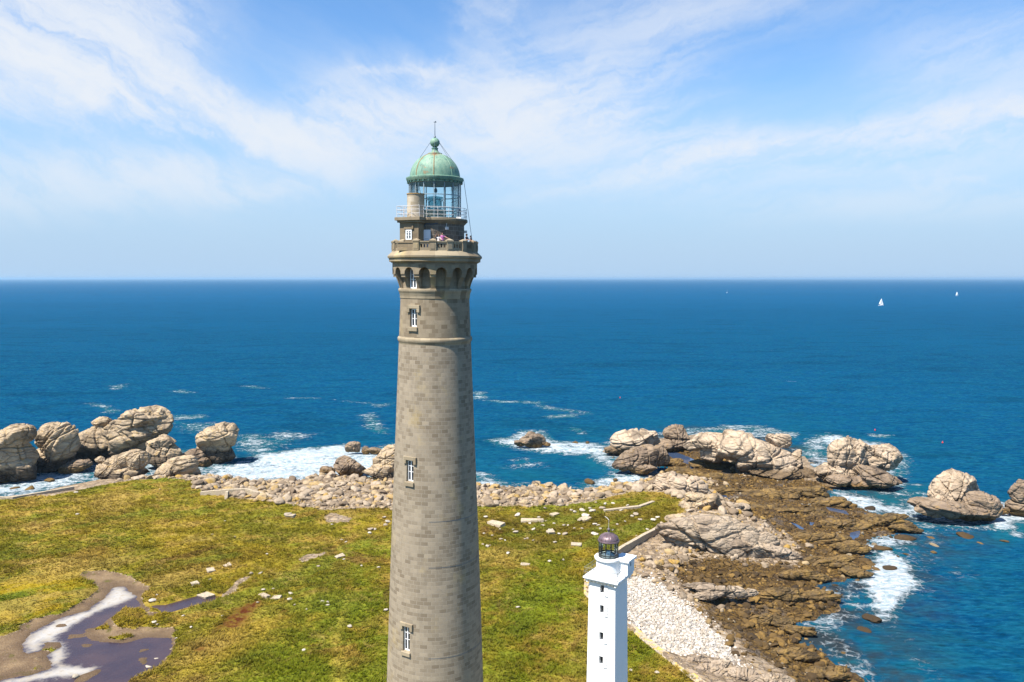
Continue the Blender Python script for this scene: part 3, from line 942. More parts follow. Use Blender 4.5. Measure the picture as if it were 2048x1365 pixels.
ff = nt.math('ADD', nt.math('ADD', nt.attr('foam'), lace), nt.math('MULTIPLY', nt.math('SUBTRACT', fn, 0.5), 2.2))
fn3 = nt.noise(nt.mapv(pos, scale=(0.6, 1.4, 1)), 0.10, 5, 0.6, 0.8)
ff = nt.math('ADD', ff, nt.math('MULTIPLY', nt.math('SUBTRACT', fn3, 0.47), 1.4))
fmask = nt.math('MULTIPLY', nt.smooth(ff, 0.44, 1.08), nt.smooth(nt.attr('foam'), 0.06, 0.30))
caps = nt.math('MULTIPLY', nt.smooth(nt.noise(nt.mapv(pos, scale=(0.35, 1.3, 1)), 0.16, 7, 0.7, 0.5), 0.70, 0.76), 0.75)
fmask = nt.math('MAXIMUM', fmask, caps)
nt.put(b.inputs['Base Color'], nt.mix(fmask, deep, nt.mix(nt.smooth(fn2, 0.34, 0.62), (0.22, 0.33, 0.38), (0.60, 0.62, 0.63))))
nt.put(b.inputs['Roughness'], nt.mix(fmask, (0.32, 0.32, 0.32), (0.9, 0.9, 0.9)))
b.inputs['IOR'].default_value = 1.33
b.inputs['Specular IOR Level'].default_value = 0.0
bm1 = nt.bump(nt.noise(nt.mapv(pos, scale=(0.6, 1.4, 1)), 0.42, 6, 0.68, 0.3), 0.8, 0.9)
bm1 = nt.bump(nt.math('MULTIPLY', fn2, fmask), 0.9, 1.2, bm1)
bm2 = nt.bump(nt.noise(nt.mapv(pos, scale=(0.6, 1.3, 1)), 0.09, 3, 0.6, 0.2), 0.8, 2.2, bm1)
nt.put(b.inputs['Normal'], bm2)
sea_me.materials.append(m_sea)
tag(link(bpy.data.objects.new('sea', sea_me)), kind='structure')


# ------------------------------------------------------------------ granite
def granite(name, c1, c2, lichen, lich_amt, tide=1.6, crack_scale=0.17, weed_shade_col=(0.060, 0.040, 0.020)):
    m, nt, b, out = material(name)
    pos = nt.new('ShaderNodeNewGeometry').outputs['Position']
    n1 = nt.noise(pos, 0.22, 6, 0.62)
    n2 = nt.noise(nt.mapv(pos, loc=(40, 3, 9)), 0.8, 7, 0.68)
    n3 = nt.noise(pos, 4.5, 5, 0.7)
    c = nt.mix(nt.smooth(n1, 0.36, 0.66), c1, c2)
    c = nt.mix(nt.math('MULTIPLY', nt.smooth(n2, 0.52, 0.66), lich_amt), c, lichen)
    c = nt.mix(nt.math('MULTIPLY', nt.smooth(n2, 0.44, 0.30), 0.65), c, (0.15, 0.115, 0.085))
    n4 = nt.noise(nt.mapv(pos, scale=(1, 1, 0.35), loc=(3, 71, 0)), 0.16, 6, 0.68)
    c = nt.mix(nt.math('MULTIPLY', nt.smooth(n4, 0.52, 0.64), 0.75), c, tuple(v * 0.42 for v in c2))
    c = nt.mix(nt.math('MULTIPLY', nt.smooth(n3, 0.52, 0.72), 0.35), c, (0.10, 0.08, 0.065))
    wv = nt.vmath('ADD', pos, nt.vmath('MULTIPLY', nt.noise(pos, 0.25, 4, 0.6, col=True), (2, 2, 2)))
    k1 = nt.voronoi(nt.mapv(wv, scale=(0.7, 0.7, 1.3), rot=(0.3, 0.5, 0.2)), crack_scale, 'DISTANCE_TO_EDGE')
    k2 = nt.voronoi(nt.mapv(wv, scale=(0.6, 0.6, 2.2), rot=(0.2, 0.35, 0)), crack_scale * 2.3, 'DISTANCE_TO_EDGE')
    line = nt.math('MAXIMUM', nt.smooth(k1, 0.045, 0.0), nt.math('MULTIPLY', nt.smooth(k2, 0.04, 0.0), 0.4))
    c = nt.mix(nt.math('MULTIPLY', line, 0.5), c, (0.050, 0.038, 0.028))
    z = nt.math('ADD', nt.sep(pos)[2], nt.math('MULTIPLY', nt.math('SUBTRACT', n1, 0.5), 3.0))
    wet = nt.smooth(z, tide + 1.0, tide - 0.6)  # wet weed band; on ochre rocks and stacks it also paints in shade
    wc = nt.mix(nt.smooth(n2, 0.42, 0.62), weed_shade_col, tuple(v * 2.2 for v in weed_shade_col))
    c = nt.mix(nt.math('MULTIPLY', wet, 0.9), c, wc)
    nt.put(b.inputs['Base Color'], c)
    b.inputs['Roughness'].default_value = 0.88
    b.inputs['Specular IOR Level'].default_value = 0.2
    hgt = nt.math('ADD', nt.math('MULTIPLY', nt.smooth(k1, 0.0, 0.10), 0.9), nt.math('MULTIPLY', nt.smooth(k2, 0.0, 0.10), 0.5))
    hgt = nt.math('ADD', hgt, nt.math('ADD', nt.math('MULTIPLY', n2, 1.0), nt.math('MULTIPLY', n3, 0.25)))
    nt.put(b.inputs['Normal'], nt.bump(hgt, 0.8, 0.32))
    return m


G_WARM = granite('granite_ochre', (0.41, 0.315, 0.205), (0.31, 0.235, 0.155), (0.36, 0.225, 0.06), 0.65, tide=3.2, weed_shade_col=(0.035, 0.026, 0.018))
G_STACK = granite('granite_stack', (0.41, 0.315, 0.205), (0.29, 0.22, 0.145), (0.36, 0.225, 0.06), 0.65, tide=5.0, crack_scale=0.15, weed_shade_col=(0.045, 0.034, 0.024))  # dark band raised above the weed to paint shade under the overhangs
G_PALE = granite('granite_pale', (0.45, 0.35, 0.25), (0.33, 0.25, 0.17), (0.36, 0.25, 0.13), 0.40, tide=3.9, weed_shade_col=(0.065, 0.043, 0.022))
G_BROWN = granite('granite_brown', (0.25, 0.185, 0.125), (0.18, 0.13, 0.09), (0.26, 0.16, 0.05), 0.5, tide=2.2, weed_shade_col=(0.105, 0.062, 0.022))
G_GREY = granite('granite_grey', (0.36, 0.285, 0.205), (0.27, 0.205, 0.145), (0.38, 0.27, 0.14), 0.35, tide=0.5, crack_scale=0.22)


G_REEF = granite('weedy_reef', (0.185, 0.115, 0.040), (0.090, 0.060, 0.026), (0.28, 0.175, 0.045), 0.7, tide=0.4, crack_scale=0.35)


def chunk(center, half, tilt, seed, level=6, q=32.0, rough=1.0, strata=1.0, yaw=0.0):
    """one rounded, fractured granite block"""
    N, T = ico(level)
    r = np.random.RandomState(seed)
    K = 12
    P = r.normal(size=(K, 3))
    P /= np.linalg.norm(P, axis=1)[:, None]
    d = 0.70 + 0.32 * r.rand(K)
    dots = np.clip(N @ P.T, 0, None)
    rr = np.clip(((dots / d) ** q).sum(1) ** (-1 / q), 0, 1.14)
    V = N * rr[:, None]
    half = np.array(half)
    s = float(np.mean(half))
    V = V * half
    p = V / s + r.rand(3) * 40
    L = np.array([0.35 * r.normal(), 0.3 * r.normal(), 1.0])
    L /= np.linalg.norm(L)
    cc = (p @ L) * (2.3 + 0.8 * r.rand()) + fbm(p * 1.1, 2) * 0.8
    fr = np.abs(cc - np.round(cc))
    step = (perlin(np.stack([np.round(cc) * 3.7, p[:, 0] * 0.6, p[:, 1] * 0.6], 1))) * 0.10 * strata
    groove = -np.exp(-(fr - 0.5) ** 2 / 0.004) * 0.075 * strata
    crack = np.zeros(len(p))
    q0 = p - p.mean(0)
    wj = fbm(p * 1.3 + 5, 3) * 0.16
    for _ in range(3):                               # joints: planes that part the block, each side set off a little
        nj = r.normal(size=3) * np.array([1.0, 0.6, 0.8])
        nj /= np.linalg.norm(nj)
        for cj in (r.uniform(-0.75, -0.1), r.uniform(0.1, 0.75)):
            dj = q0 @ nj - cj + wj
            crack += -np.exp(-(dj / 0.030) ** 2) * r.uniform(0.08, 0.20) + np.tanh(dj / 0.02) * r.uniform(-0.05, 0.05)
    base = fbm(p * 1.3 + 3, 4, 0.55) * 0.15
    fine = fbm(p * 3.0, 3, 0.5, ridged=True) * 0.042 + fbm(p * 9.0, 3) * 0.022
    disp = (step + groove + base + (crack + fine) * rough) * s
    V = V + N * disp[:, None]
    c, sn = math.cos(yaw), math.sin(yaw)
    V = V @ np.array([[c, sn, 0], [-sn, c, 0], [0, 0, 1]])
    c, sn = math.cos(tilt), math.sin(tilt)           # screen-plane tilt, positive lifts the right side
    V = V @ np.array([[c, 0, sn], [0, 1, 0], [-sn, 0, c]])
    return V + np.array(center), T


def rock(name, label, base_py, mat, chunks, cat='sea rock', group=None, base_z=0.0, deep=0.9, kind_level=6):
    """chunks: (photo x, y of the centre, width, height in photo pixels, tilt deg, metres nearer(-)/farther(+), seed)"""
    bx, by = on_z(chunks[0][0], base_py, base_z)
    vs_, fs_, k = [], [], 0
    for (px, py, w, hgt_, tilt, dy, seed) in chunks:
        Yc = by + dy
        c = on_y(px, py, Yc)
        s = mpp(py, Yc)
        hx, hz_ = w * s / 2, hgt_ * s / 2
        lv = kind_level if w * hgt_ > 1500 else kind_level - 1
        V, T = chunk((0, 0, 0), (hx, (hx + hz_) / 2 * deep, hz_), rad(tilt), seed, lv, yaw=0.0)
        V = V + np.array([c.x, c.y, c.z])
        vs_.append(V)
        fs_.append(T + k)
        k += len(V)
    V = np.concatenate(vs_)
    o0 = Vector((float(V[:, 0].mean()), by, base_z))
    me = np_mesh(name, V - np.array(o0), np.concatenate(fs_))
    me.materials.append(mat)
    o = link(bpy.data.objects.new(name, me))
    o.location = o0
    return tag(o, label, cat, group)


SEA_ROCKS = 'granite rocks standing along the shore'
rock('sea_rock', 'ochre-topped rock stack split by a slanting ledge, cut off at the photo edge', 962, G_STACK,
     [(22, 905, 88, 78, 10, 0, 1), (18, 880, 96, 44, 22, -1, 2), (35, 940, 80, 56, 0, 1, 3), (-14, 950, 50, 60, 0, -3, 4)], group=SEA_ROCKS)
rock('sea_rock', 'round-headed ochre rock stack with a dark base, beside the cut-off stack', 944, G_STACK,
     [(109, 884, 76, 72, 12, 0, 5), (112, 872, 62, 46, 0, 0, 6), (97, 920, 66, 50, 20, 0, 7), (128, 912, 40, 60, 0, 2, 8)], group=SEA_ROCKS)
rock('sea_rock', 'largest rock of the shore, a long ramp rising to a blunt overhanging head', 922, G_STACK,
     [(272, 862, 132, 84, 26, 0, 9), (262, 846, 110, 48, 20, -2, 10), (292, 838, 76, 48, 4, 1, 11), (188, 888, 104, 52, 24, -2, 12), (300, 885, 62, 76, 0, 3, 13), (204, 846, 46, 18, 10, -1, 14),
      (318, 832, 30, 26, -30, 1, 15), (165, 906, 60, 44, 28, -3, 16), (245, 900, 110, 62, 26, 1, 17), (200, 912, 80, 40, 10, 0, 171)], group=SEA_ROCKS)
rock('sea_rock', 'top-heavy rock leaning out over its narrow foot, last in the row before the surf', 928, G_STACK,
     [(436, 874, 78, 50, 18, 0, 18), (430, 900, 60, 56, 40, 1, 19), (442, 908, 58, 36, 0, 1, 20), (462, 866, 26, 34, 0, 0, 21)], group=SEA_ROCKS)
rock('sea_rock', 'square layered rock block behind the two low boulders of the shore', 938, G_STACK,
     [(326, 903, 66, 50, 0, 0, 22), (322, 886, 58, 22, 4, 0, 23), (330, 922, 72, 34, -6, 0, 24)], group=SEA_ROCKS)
rock('sea_rock', 'crest of leaning rock fins on the turf edge in front of the largest rock', 962, G_WARM,
     [(270, 920, 52, 44, 24, 0, 25), (246, 926, 44, 36, 30, 0, 26), (212, 944, 40, 40, 50, -1, 27), (225, 925, 36, 20, 20, 1, 28), (255, 948, 84, 26, 6, 0, 29), (200, 920, 18, 14, 0, 1, 30)], group=SEA_ROCKS)
rock('sea_rock', 'cracked dome of rock on the turf edge before the leaning top-heavy rock', 968, G_WARM,
     [(350, 942, 88, 46, 20, 0, 31), (368, 926, 50, 30, 0, 0, 32), (330, 955, 50, 24, 20, -1, 33), (375, 950, 44, 36, 0, 0, 34)], group=SEA_ROCKS)
rock('sea_rock', 'low dark rock in the water at the foot of the long ramp rock', 945, G_BROWN, [(148, 934, 56, 26, 10, 0, 35), (165, 928, 34, 20, 0, 0, 36)], group=SEA_ROCKS)
rock('sea_rock', 'brown rounded rock tucked between the square block and the leaning rock', 932, G_BROWN, [(388, 914, 44, 32, -10, 0, 37), (405, 925, 34, 24, 0, -1, 38)], group=SEA_ROCKS)
rock('sea_rock', 'ochre rock half hidden behind the grey tower', 962, G_WARM,
     [(772, 922, 62, 48, 35, 0, 39), (790, 908, 54, 36, 20, 1, 40), (762, 944, 66, 30, 0, -1, 41), (815, 925, 60, 70, 0, 2, 42)], group=SEA_ROCKS)
rock('sea_rock', 'brown wedge of rock in the white surf left of the grey tower', 952, G_BROWN, [(698, 934, 56, 36, -12, 0, 43), (690, 926, 34, 24, 0, 0, 44)], group=SEA_ROCKS)
rock('sea_rock', 'small brown rock beside the wedge in the surf', 952, G_BROWN, [(655, 942, 34, 18, 0, 0, 45)], group=SEA_ROCKS)
rock('sea_rock', 'row of low dark rocks on the far side of the surf', 912, G_BROWN, [(708, 896, 32, 24, 0, 0, 46), (730, 902, 16, 16, 0, 0, 47), (748, 902, 28, 12, 0, 0, 48)], group=SEA_ROCKS)
rock('sea_rock', 'lone dark brown rock ringed by foam in the bay', 896, G_BROWN,
     [(1062, 880, 48, 26, -4, 0, 49), (1062, 873, 24, 18, 0, 0, 50), (1040, 886, 28, 12, 0, 0, 51), (1086, 887, 28, 10, -10, 0, 52)], group=SEA_ROCKS)
rock('sea_rock', 'pale hump with a dark weedy skirt at the seaward end of the bay', 912, G_PALE,
     [(1272, 880, 90, 48, 8, 0, 53), (1250, 892, 76, 30, 16, 0, 54), (1300, 880, 46, 40, 0, 0, 55), (1228, 898, 40, 16, 8, -1, 56), (1310, 900, 40, 26, 0, 0, 57)], group=SEA_ROCKS)
rock('sea_rock', 'brown weed-covered ramp sloping from the pale hump into the surf', 948, G_BROWN,
     [(1262, 920, 70, 36, 22, 0, 58), (1295, 918, 56, 44, 0, 1, 59), (1320, 912, 40, 36, 0, 2, 60), (1285, 938, 60, 18, 0, -2, 61)], group=SEA_ROCKS)
rock('sea_rock', 'square dark block behind the tide pool', 905, G_BROWN, [(1353, 874, 50, 42, 0, 0, 62), (1350, 892, 62, 26, 0, -1, 63)], group=SEA_ROCKS)
rock('sea_rock', 'long pale whaleback rock on the seaward rim of the flats', 945, G_PALE,
     [(1500, 905, 140, 62, -14, 0, 64), (1470, 886, 92, 34, 10, 2, 65), (1525, 925, 110, 56, -6, -3, 66), (1430, 900, 60, 50, 35, 3, 67), (1556, 880, 46, 34, 0, 0, 68), (1586, 922, 34, 46, -40, -2, 69),
      (1540, 945, 120, 34, -4, -6, 70), (1410, 885, 80, 30, 10, 4, 71), (1590, 950, 80, 30, -8, -4, 72)], base_z=0.8, group=SEA_ROCKS)
rock('sea_rock', 'tall split crag with vertical clefts beyond the whaleback', 968, G_PALE,
     [(1692, 915, 60, 72, 0, 0, 73), (1686, 896, 44, 40, 6, 0, 74), (1710, 912, 30, 66, 0, -1, 75), (1728, 905, 34, 50, 0, 1, 76), (1760, 912, 80, 46, -16, 2, 77), (1780, 905, 46, 30, -24, 2, 78),
      (1660, 945, 60, 42, 20, 0, 79), (1685, 950, 60, 40, 0, -2, 80), (1745, 930, 60, 40, 0, 1, 81)], group=SEA_ROCKS)
rock('sea_rock', 'brown weedy ledge at the foot of the split crag', 980, G_BROWN, [(1748, 955, 80, 34, -20, 0, 82), (1775, 964, 56, 22, -8, 0, 83), (1715, 966, 60, 22, 0, 0, 84), (1680, 962, 50, 20, 0, 0, 85)], group=SEA_ROCKS)
rock('sea_rock', 'pale dome of rock standing alone on a brown ledge in the sea', 1022, G_PALE,
     [(1904, 982, 80, 64, 10, 0, 86), (1908, 960, 46, 36, 0, 1, 87), (1890, 1000, 56, 34, -8, -2, 88), (1930, 990, 40, 56, 0, 1, 89), (1882, 990, 46, 40, 20, 0, 90)], group=SEA_ROCKS)
rock('sea_rock', 'flat brown ledge under the lone pale dome', 1046, G_BROWN,
     [(1915, 1020, 130, 42, -8, 0, 91), (1846, 1006, 52, 26, 0, 3, 92), (1960, 1010, 66, 50, -10, 1, 93), (1985, 1006, 34, 26, 0, 1, 94), (1880, 1020, 90, 28, 0, 0, 95)], group=SEA_ROCKS)
rock('sea_rock', 'grey-brown rock at the right edge of the photo beyond the churning gap', 1032, G_BROWN, [(2046, 985, 44, 46, 0, 0, 96), (2045, 1015, 56, 36, 0, 0, 97), (2010, 1022, 16, 16, 0, 0, 98)], group=SEA_ROCKS)
rock('sea_rock', 'pale slanting slab of granite between the bay and the flats', 1000, G_PALE,
     [(1360, 970, 100, 40, -12, 0, 99), (1335, 966, 52, 42, 20, 0, 100), (1395, 982, 56, 28, -16, 0, 101), (1330, 985, 50, 18, 0, -1, 102)], base_z=2.0, group=SEA_ROCKS)
rock('sea_rock', 'yellow-lichened boulder heap on the shadowed hollow below the slanting slab', 1032, G_WARM,
     [(1405, 1008, 52, 30, 0, 0, 103), (1380, 1014, 34, 20, 0, -1, 104), (1428, 1002, 28, 28, 0, 0, 105), (1400, 996, 60, 18, -10, 1, 106), (1368, 1010, 22, 14, 0, 0, 107)], base_z=2.6, group=SEA_ROCKS)
rock('sea_rock', 'broad grey-brown whaleback slab between the quay wall and the weedy flats', 1112, G_GREY,
     [(1445, 1080, 230, 66, -9, 0, 108), (1385, 1078, 110, 52, 12, 0, 109), (1520, 1100, 150, 30, -12, -2, 110), (1560, 1112, 90, 18, -8, -2, 111), (1470, 1060, 120, 30, -14, 3, 112), (1410, 1040, 100, 22, -10, 6, 113)],
     base_z=1.5, deep=0.35, group=SEA_ROCKS)
rock('sea_rock', 'flaky pale ledges just below the broad whaleback slab on the side of the heap', 1070, G_WARM,
     [(1370, 1042, 70, 18, -8, 0, 114), (1410, 1052, 80, 16, -10, -1, 115), (1450, 1040, 70, 20, -16, 1, 116), (1360, 1058, 50, 14, 0, -2, 117)], base_z=2.6, deep=0.4, group=SEA_ROCKS)
rock('sea_rock', 'low dark brown slab with a pale top among the weedy stones', 1206, G_GREY, [(1448, 1182, 100, 24, -4, 0, 118), (1415, 1190, 60, 18, 6, -1, 119), (1490, 1188, 50, 18, 0, 0, 120), (1398, 1172, 60, 16, 0, 3, 1201)],
     base_z=1.4, deep=0.4, group=SEA_ROCKS)
rock('sea_rock', 'grey slab at the bottom of the photo beside the end of the quay wall', 1372, G_GREY,
     [(1420, 1345, 80, 34, -10, 0, 121), (1390, 1322, 46, 26, 0, 3, 122), (1480, 1352, 90, 26, -8, 0, 123), (1540, 1362, 90, 22, -6, -1, 124), (1440, 1330, 44, 20, 0, 1, 125)], base_z=2.2, deep=0.5, group=SEA_ROCKS)


REEF = 'weedy reef rocks breaking the tidal flats'
_reef = [(1470, 985, 90, 22), (1540, 990, 110, 20), (1610, 985, 80, 20), (1660, 1005, 70, 18), (1520, 1020, 80, 18), (1600, 1025, 90, 20), (1690, 1048, 90, 20), (1770, 1040, 90, 22), (1810, 1056, 60, 16), (1640, 1075, 100, 20),
         (1700, 1095, 70, 20), (1660, 1125, 90, 22), (1710, 1145, 60, 18), (1610, 1150, 90, 20), (1560, 1190, 90, 22), (1640, 1190, 70, 20), (1540, 1240, 80, 22), (1600, 1260, 60, 18), (1590, 1310, 80, 24), (1650, 1345, 80, 24),
         (1370, 945, 70, 18), (1420, 930, 80, 18), (1440, 955, 60, 18), (1340, 925, 50, 14)]
_reef_l = ['weedy brown reef ledge on the outer flats before the whaleback and the split crag', 'weedy brown reef ledge running toward the lone pale dome', 'weedy brown reef ledge in the middle of the flats', 'weedy brown reef ledge beside the lower shore and the surf', 'weedy brown reef ledge around the tide pool']
for i_, (px, py, w_, h_) in enumerate(_reef):
    lab_ = _reef_l[4] if px < 1450 else _reef_l[0] if py < 1030 and px < 1680 else _reef_l[1] if px > 1680 and py < 1100 else _reef_l[2] if py < 1170 else _reef_l[3]
    rock('reef_rock', lab_, py + h_ * 0.4, G_REEF, [(px, py, w_, h_, -6 + 5 * (i_ % 4), 0, 500 + i_), (px + w_ * 0.3, py + h_ * 0.3, w_ * 0.6, h_ * 0.7, 8 - 6 * (i_ % 3), -1, 540 + i_), (px - w_ * 0.32, py - h_ * 0.1, w_ * 0.5, h_ * 0.8, 0, 1.5, 580 + i_)],
         'reef rock', REEF, base_z=0.6, deep=0.45, kind_level=5)


# ------------------------------------------------------------------ smaller stones: one mesh per shape, shared by the copies
def stone_shape(seed, level=3, flat=0.7):
    N, T = ico(level)
    r = np.random.RandomState(seed)
    V, _ = chunk((0, 0, 0), (1.0, 0.8 + 0.3 * r.rand(), flat * (0.8 + 0.4 * r.rand())), 0.0, seed, level, q=12.0, rough=0.5, strata=0.5)
    return V, T


def shape_meshes(name, mat, seeds, level=3, flat=0.7):
    out_ = []
    for s in seeds:
        V, T = stone_shape(s, level, flat)
        me = np_mesh(name, V, T)
        me.set_sharp_from_angle(angle=rad(38))
        me.materials.append(mat)
        out_.append(me)
    return out_


def loose(name, mat, seed):
    m, nt, b, out = material(name)
    pos = nt.new('ShaderNodeNewGeometry').outputs['Position']
    oi = nt.attr('tone') if seed == 'tone' else nt.new('ShaderNodeObjectInfo').outputs['Random']
    n = nt.noise(pos, 1.3, 6, 0.68)
    c = nt.ramp(oi, mat)
    c = nt.mix(nt.math('MULTIPLY', nt.smooth(n, 0.48, 0.68), 0.6), c, mat[0][1] if isinstance(mat[0][1], tuple) else (0.2, 0.15, 0.1))
    nt.put(b.inputs['Base Color'], c)
    b.inputs['Roughness'].default_value = 0.85
    b.inputs['Specular IOR Level'].default_value = 0.2
    nt.put(b.inputs['Normal'], nt.bump(n, 0.8, 0.25))
    return m


PALE = [(0.0, (0.15, 0.108, 0.07)), (0.3, (0.26, 0.20, 0.135)), (0.65, (0.36, 0.285, 0.205)), (0.85, (0.33, 0.235, 0.115)), (1.0, (0.32, 0.195, 0.04))]
WEED = [(0.0, (0.030, 0.020, 0.011)), (0.4, (0.080, 0.049, 0.018)), (0.75, (0.135, 0.081, 0.025)), (0.95, (0.21, 0.125, 0.034)), (1.0, (0.22, 0.19, 0.14))]
WHITE = [(0.0, (0.29, 0.24, 0.18)), (0.5, (0.43, 0.38, 0.315)), (1.0, (0.56, 0.515, 0.46))]
M_PALE, M_PALE_S = loose('boulder_granite', PALE, 'obj'), loose('rubble_granite', PALE, 'tone')
M_WEED, M_WEED_S = loose('weedy_boulder', WEED, 'obj'), loose('weedy_rubble', WEED, 'tone')
M_WHITE, M_WHITE_S = loose('white_stone', WHITE, 'obj'), loose('shingle_stone', WHITE, 'tone')

taken = []


def scatter(rs, n, mask_fn, size_fn, x_rng, y_rng):
    """n candidate stones: x, y, size, largest in view first"""
    x = x_rng[0] + (x_rng[1] - x_rng[0]) * rs.rand(n)
    y = y_rng[0] + (y_rng[1] - y_rng[0]) * rs.rand(n)
    p = mask_fn(x, y)
    k = (rs.rand(n) < p) & (np.abs(x) < y * 0.70 + 3)
    x, y = x[k], y[k]
    s = size_fn(rs, x, y)
    o = np.argsort(-s / np.hypot(y, 60))
    return x[o], y[o], s[o]


def place_individuals(name, meshes, xs, ys, ss, label, cat, group, rs, sink=0.25, squash=(0.7, 1.1), vary=None):
    proto = [bpy.data.objects.new(name, me) for me in meshes]
    for i in range(len(xs)):
        o = proto[i % len(proto)].copy()
        col.objects.link(o)
        s = ss[i]
        o.scale = (s * (0.8 + 0.5 * rs.rand()), s * (0.8 + 0.4 * rs.rand()), s * (squash[0] + (squash[1] - squash[0]) * rs.rand()))
        o.rotation_euler = (0.25 * rs.normal(), 0.25 * rs.normal(), rs.rand() * 2 * PI)
        o.location = (xs[i], ys[i], ground_z(xs[i], ys[i]) + s * sink)
        tag(o, vary(xs[i], ys[i]) if vary else label, cat, group)
    for p in proto:
        bpy.data.objects.remove(p)


def place_mass(name, mat, shapes, xs, ys, ss, label, cat, rs, sink=0.2):
    VS, FS_, TN, k = [], [], [], 0
    zz = grid_at(h, xs, ys)
    for j, (V, T) in enumerate(shapes):
        idx = np.arange(j, len(xs), len(shapes))
        n = len(idx)
        a = rs.rand(n) * 2 * PI
        sc_ = ss[idx][:, None] * (0.75 + 0.5 * rs.rand(n, 3))
        sc_[:, 2] *= 0.85
        P = V[None] * sc_[:, None, :]
        tl = 0.5 * rs.normal(size=n)
        c, s_ = np.cos(tl)[:, None], np.sin(tl)[:, None]
        P = np.stack([P[..., 0] * c - P[..., 2] * s_, P[..., 1], P[..., 0] * s_ + P[..., 2] * c], -1)
        c, s_ = np.cos(a)[:, None], np.sin(a)[:, None]
        P = np.stack([P[..., 0] * c - P[..., 1] * s_ + xs[idx][:, None], P[..., 0] * s_ + P[..., 1] * c + ys[idx][:, None], P[..., 2] + (zz[idx] + ss[idx] * sink)[:, None]], -1)
        VS.append(P.reshape(-1, 3))
        FS_.append((T[None] + (np.arange(n) * len(V))[:, None, None] + k).reshape(-1, 3))
        TN.append(np.repeat(rs.rand(n), len(V)))
        k += n * len(V)
    me = np_mesh(name, np.concatenate(VS), np.concatenate(FS_))
    me.set_sharp_from_angle(angle=rad(40))
    set_attr(me, 'tone', np.concatenate(TN))
    me.materials.append(mat)
    return tag(link(bpy.data.objects.new(name, me)), label, cat, kind='stuff')


SMALL = [stone_shape(s, 2) for s in range(300, 310)]
rs = np.random.RandomState(21)
pool_s = np.full(len(X), -99.0)
for p_, z_ in pools:
    pool_s = np.maximum(pool_s, sdf(p_, X, Y))
no_pool = 1 - smoothstep(pool_s, -1.5, 0.3)


_ws = sdf(poly_z([(1200, 1152), (1240, 1106), (1286, 1080), (1330, 1058), (1338, 1064), (1292, 1092), (1250, 1120), (1210, 1160)], 4.2), X, Y)
no_wall = 1 - smoothstep(_ws, -1.4, -0.2)


def bank_mask(x, y):
    return grid_at(m_rock * (dC > 1.5) * no_pool * no_wall, x, y) * (0.55 + 0.45 * (perlin(xy3(x, y, 0.07)) > -0.1))


bx_, by_, bs_ = scatter(rs, 22000, bank_mask, lambda r, x, y: (0.34 + 1.25 * r.rand(len(x)) ** 5.0) * np.where(y < 205, 0.78, 1.0), (-120, 80), (150, 300))
place_individuals('boulder', shape_meshes('boulder', M_PALE, range(320, 332), 3), bx_[:290], by_[:290], bs_[:290], None, 'boulder', 'boulders of the pale bank along the shore', rs,
                  vary=lambda x, y: 'pale granite boulder in the heaped bank left of the grey tower' if x < -27 else ('pale granite boulder in the heaped bank between the two lighthouses' if y > 205 else 'pale granite boulder among the ledges behind the quay wall'))
place_mass('rubble', M_PALE_S, SMALL, bx_[290:8000], by_[290:8000], bs_[290:8000], 'smaller pale and ochre stones filling the boulder bank', 'rubble', rs)


def weed_mask(x, y):
    return grid_at(m_weed * (dC > 0.4) * no_pool, x, y) * np.clip(0.6 + 0.8 * perlin(xy3(x, y, 0.06)), 0.15, 1)


wx_, wy_, ws_ = scatter(rs, 40000, weed_mask, lambda r, x, y: (0.24 + 0.72 * r.rand(len(x)) ** 5.0) * np.clip(1.05 - (y - 130) / 260, 0.7, 1.05), (15, 130), (110, 300))
place_individuals('seaweed_boulder', shape_meshes('seaweed_boulder', M_WEED, range(340, 350), 3, 0.6), wx_[:290], wy_[:290], ws_[:290], None, 'boulder', 'boulders lying on the weedy tidal flats', rs,
                  vary=lambda x, y: 'brown seaweed-covered boulder on the tidal flats seaward of the broad slab' if y > 190 else 'brown seaweed-covered boulder between the white shingle and the surf')
place_mass('seaweed_rubble', M_WEED_S, SMALL, wx_[290:16000], wy_[290:16000], ws_[290:16000], 'brown weed-covered cobbles carpeting the tidal flats', 'cobbles', rs)


def shing_mask(x, y):
    return grid_at(m_shing, x, y)


hx_, hy_, hs_ = scatter(rs, 24000, shing_mask, lambda r, x, y: 0.14 + 0.22 * r.rand(len(x)) ** 2, (15, 60), (120, 200))
place_mass('shingle_pebbles', M_WHITE_S, SMALL[:6], hx_[:9000], hy_[:9000], hs_[:9000], 'white shingle stones heaped against the quay wall', 'shingle', rs)

# stones awash in the shallows on the right
AWASH = [(1810, 1078, 34, 'longest brown weed-topped rock awash far out below the lone dome'), (1930, 1075, 36, 'broad brown rock barely breaking the water below the lone dome'), (1862, 1078, 16, None), (1868, 1092, 18, None),
         (1745, 1100, 24, None), (1765, 1100, 30, None), (1748, 1090, 16, None), (1812, 1110, 12, None), (1796, 1115, 10, None), (1868, 1106, 12, None), (1780, 1138, 28, None), (1810, 1171, 16, None), (1727, 1122, 18, None),
         (1740, 1130, 22, None), (1752, 1140, 16, None), (1745, 1240, 34, 'dark weedy rock at the tip of the white breaker'), (1727, 1262, 30, 'dark weedy rock alone inshore of the breaker'), (1682, 1290, 12, None), (1685, 1308, 14, None), (1740, 1018, 24, None),
         (1705, 1012, 18, None), (1960, 1088, 12, None), (2010, 1084, 16, None), (1230, 961, 14, None), (1180, 965, 26, 'dark rock awash in the bay before the pale bank'), (1150, 886, 12, None), (1175, 887, 16, None), (100, 962, 22, None), (30, 978, 20, None), (60, 980, 26, None), (10, 965, 16, None)]
aw_me = shape_meshes('awash_rock', M_WEED, range(360, 366), 4, 0.7)
